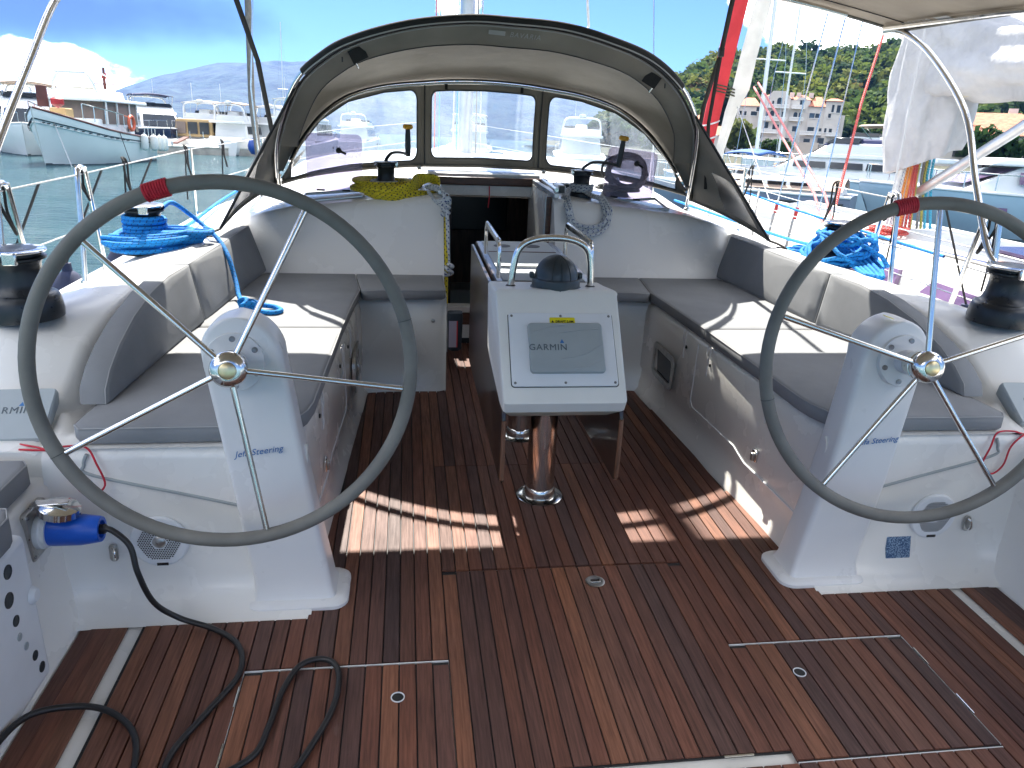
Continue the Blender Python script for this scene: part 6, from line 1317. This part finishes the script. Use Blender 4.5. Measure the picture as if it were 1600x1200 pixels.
def house(x, y, w_, d_, z0, h_, rot, label, rh=2.2, rows=2, cols=3):
    M = Matrix.Translation((x, y, z0)) @ Matrix.Rotation(RD(rot), 4, 'Z'); th_ = thing('house', (x, y, z0), label, 'house', boat=False)
    g = MB(); g.M = M; g.box((0, 0, h_ / 2), (w_, d_, h_)); g.build('wall', 'plaster', th_, smooth=0)
    g = MB(); g.M = M; e = .4; g.hexa([V((-w_ / 2 - e, -d_ / 2 - e, h_)), V((w_ / 2 + e, -d_ / 2 - e, h_)), V((w_ / 2 + e, d_ / 2 + e, h_)), V((-w_ / 2 - e, d_ / 2 + e, h_))], [V((-w_ / 2 + d_ * .3, -.1, h_ + rh)), V((w_ / 2 - d_ * .3, -.1, h_ + rh)), V((w_ / 2 - d_ * .3, .1, h_ + rh)), V((-w_ / 2 + d_ * .3, .1, h_ + rh))]); r_0 = g.build('roof', 'roof_tile', th_, smooth=0)
    g = MB(); g.M = M; g.box((w_ * .2, d_ * .12, h_ + rh * .8), (.7, .7, 1.6)); g.build('chimney', 'plaster', r_0, smooth=0)
    for r in range(rows):
        for c in range(cols): g = MB(); g.M = M; g.box((-w_ / 2 + w_ * (c + .5) / cols, -d_ / 2 - .02, h_ * (r + .55) / rows), (1.0, .12, 1.3)); g.build('window', 'glass_dark', th_, smooth=0)
house(54.5, 140, 9, 8, 1.5, 4.2, -22, 'white house with red roof left of the furled headsail', 1.8)
house(52.5, 128, 7, 7, .5, 3.4, -22, 'lower red roofed house just above the sprayhood wing', 1.5)
house(48.5, 62.5, 10, 8, 1.2, 2.6, -38, 'low house with wide red tiled roof under the white boom', 1.9, 1, 4)
house(55.5, 57.0, 9, 8, 1.5, 2.8, -42, 'second low red roofed house at the right edge', 2.0, 1, 4)

# ---------------------------------------------------------------- wooded hill
mt, t, b, o_ = newmat('foliage')
ca = nd(t, 'ShaderNodeAttribute', attribute_name='leaf'); t.links.new(mixc(t, ramp(t, noise_n(t, coords(t), 1.2, 3), .3, .7), mixc(t, 1.0, ca.outputs['Color'], (.72, .74, .7), 'MULTIPLY'), mixc(t, 1.0, ca.outputs['Color'], (1.2, 1.18, 1.1), 'MULTIPLY')), b.inputs['Base Color']); b.inputs['Roughness'].default_value = .85; b.inputs['Specular IOR Level'].default_value = .15
tl = nd(t, 'ShaderNodeBsdfTranslucent', [(0, ca.outputs['Color'])]); mx = nd(t, 'ShaderNodeMixShader', [(1, b.outputs[0]), (2, tl.outputs[0])], [(0, .38)]); t.links.new(mx.outputs[0], o_.inputs[0])
def crown_cards(rr, n, lo=.55):
    out = []
    for i in range(n):
        u = rr.uniform(-1, 1); a = rr.uniform(0, 2 * pi); s = sqrt(1 - u * u); d = V((s * cos(a), s * sin(a), u)); r = rr.uniform(lo, 1.0) * (1 + .28 * noise.noise(d * 2.3 + V((rr.random() * 0 + 3.3, 1.7, n * .01))))
        out.append((d * r, (d + V((rr.uniform(-.7, .7), rr.uniform(-.7, .7), rr.uniform(-.3, .9)))).normalized(), rr.uniform(.75, 1.3)))
    return out
VARS = [crown_cards(random.Random(500 + k), 210) for k in range(7)]
class Leaves:
    def __init__(s): s.v = []; s.f = []; s.c = []
    def crown(s, c, R_, cs, col, var, keep=1.0):
        rr = random.Random(int(c[0] * 31 + c[1] * 17)); rot = rr.uniform(0, 6.28); cr, sr = cos(rot), sin(rot)
        for d, n, k in VARS[var % 7]:
            if rr.random() > keep: continue
            d = V((d.x * cr - d.y * sr, d.x * sr + d.y * cr, d.z)); p = V((c[0] + d.x * R_[0], c[1] + d.y * R_[0], c[2] + d.z * R_[1])); a = n.orthogonal().normalized() * cs * k; b = n.cross(a.normalized()) * cs * k * .8
            o = len(s.v); s.v += [p - a - b, p + a - b * .6, p + a * .7 + b, p - a * .8 + b * .9]; s.f.append((o, o + 1, o + 2, o + 3)); q = rr.uniform(.78, 1.22); s.c.append((col[0] * q, col[1] * q, col[2] * q))
    def build(s, name, parent=None, **k):
        g = MB(); g.v = s.v; g.f = s.f; o = g.build(name, 'foliage', parent, smooth=0, fix=False, boat=False, **k)
        at_ = o.data.color_attributes.new('leaf', 'FLOAT_COLOR', 'CORNER'); at_.data.foreach_set('color', [x for c in s.c for _ in range(4) for x in (c[0], c[1], c[2], 1.0)]); return o
fa = [12, 15, 17.0, 18.9, 20.9, 23.5, 25.8, 28, 30, 33, 36, 40, 46]; fe = [.8, 2.6, 4.3, 5.3, 6.1, 6.6, 7.0, 6.9, 6.7, 7.3, 7.4, 7.3, 7.2]
def fz(a, D):
    e = tab(fa, fe, a); top = 300 * math.tan(RD(e)) - 4.5; v = min(1, max(0, (D - 165) / 135)); return .8 + max(0, top) * v ** 1.05
g = MB(); g.grid(lambda u, v: V((lerp(160, 330, v) * sin(RD(lerp(12, 50, u))), lerp(160, 330, v) * cos(RD(lerp(12, 50, u))), fz(lerp(12, 50, u), lerp(160, 330, v)) - .3)), 40, 20); g.build('wooded_hillside', 'earth', kind='structure', boat=False, smooth=60)
fr_ = Leaves(); rr = random.Random(77)
GREENS = [(.070, .115, .030), (.050, .088, .028), (.105, .145, .028), (.034, .066, .028), (.135, .155, .030), (.075, .110, .038), (.15, .105, .038), (.055, .095, .036)]
for k in range(760):
    a = rr.uniform(14, 44); v = rr.random() ** .8; D = lerp(168, 302, v); R_ = rr.uniform(2.4, 4.6); z = fz(a, D) + R_ * .55
    h1 = noise.noise(V((a * .6, v * 3.0, 2.0))); col = GREENS[min(7, max(0, int((h1 + .5) * 5 + rr.uniform(-1.2, 2.2))))]
    fr_.crown((D * sin(RD(a)), D * cos(RD(a)), z), (R_, R_ * rr.uniform(.8, 1.15)), R_ * .17, col, k)
fr_.build('forest', kind='stuff')
def tree(name, c, Rr, h_, label, col, cs, var, n=4, cypress=False):
    th_ = thing(name, c, label, 'tree', boat=False); L_ = Leaves(); c = V(c); r2 = random.Random(var)
    MB().tube([c, c + V((.05, 0, h_ * .4)), c + V((-.05, .05, h_ * .8))], [Rr * .12, Rr * .09, Rr * .03], 8).build('trunk', 'bark', th_)
    if cypress:
        for k in range(7): L_.crown((c.x, c.y, c.z + h_ * (.12 + .13 * k)), (Rr * (1.0 - .11 * k), h_ * .10), cs, col, var + k)
    else:
        for k in range(n): a = 2 * pi * k / n; L_.crown((c.x + Rr * .45 * cos(a), c.y + Rr * .45 * sin(a), c.z + h_ * r2.uniform(.5, .75)), (Rr * .62, h_ * .28), cs, tuple(x * r2.uniform(.85, 1.15) for x in col), var + k)
        for k in range(n): a = 2 * pi * k / n + .5; MB().tube([c + V((0, 0, h_ * .35)), c + V((Rr * .4 * cos(a), Rr * .4 * sin(a), h_ * .62))], [Rr * .06, Rr * .025], 6).build('limb', 'bark', th_)
    L_.build('crown', th_); return th_
tree('cypress_tree', (55.2, 136.0, .8), 1.5, 12.0, 'dark narrow cypress left of the hotel', (.015, .034, .014), .28, 3, cypress=True)
tree('olive_tree', (49.0, 113.5, .4), 2.6, 5.6, 'big light olive green tree in front of the hotel', (.12, .15, .045), .34, 11, 6)
tree('garden_tree', (47.5, 98.0, .4), 2.2, 3.2, 'small dark green garden tree left of the olive tree', (.04, .075, .02), .2, 21, 4)
tree('garden_tree', (64.5, 112.0, .4), 2.6, 3.6, 'round mid green garden tree below the terrace wall', (.055, .10, .022), .22, 31, 4)
tree('garden_tree', (69.0, 107.0, .4), 2.6, 3.0, 'yellow green garden tree right of the terrace stairs', (.12, .14, .02), .22, 41, 4)
tree('garden_tree', (53.5, 88.0, .3), 2.4, 2.8, 'low dark garden tree behind the quay', (.03, .06, .02), .2, 51, 4)
tree('garden_tree', (58.5, 93.0, .3), 2.2, 2.6, 'bright green bushy tree behind the quay, beside the low dark one', (.08, .13, .02), .2, 55, 4)
tree('garden_tree', (46.0, 58.0, .3), 2.6, 4.2, 'dark tree in front of the low red roofs', (.025, .055, .02), .22, 61, 5)
# thin air between here and the far hill
mt, t, b, o_ = newmat('haze_air'); t.nodes.remove(b)
pv = nd(t, 'ShaderNodeVolumePrincipled', vals=[('Color', (.15, .38, 1.0, 1)), ('Density', .00010), ('Anisotropy', .2)]); t.links.new(pv.outputs[0], o_.inputs['Volume'])
g = MB(); g.box((0, 1850, 165 + WATER - 1), (7000, 4300, 332)); hz_ = g.build('haze', 'haze_air', kind='stuff', boat=False, smooth=0)
# ------------------------------------------------------------------ set the boat on the water
for o in BOAT: o.matrix_basis = TILT @ Matrix.Translation(o.location)
for o in list(S.objects):
    if '_o' in o: del o['_o']
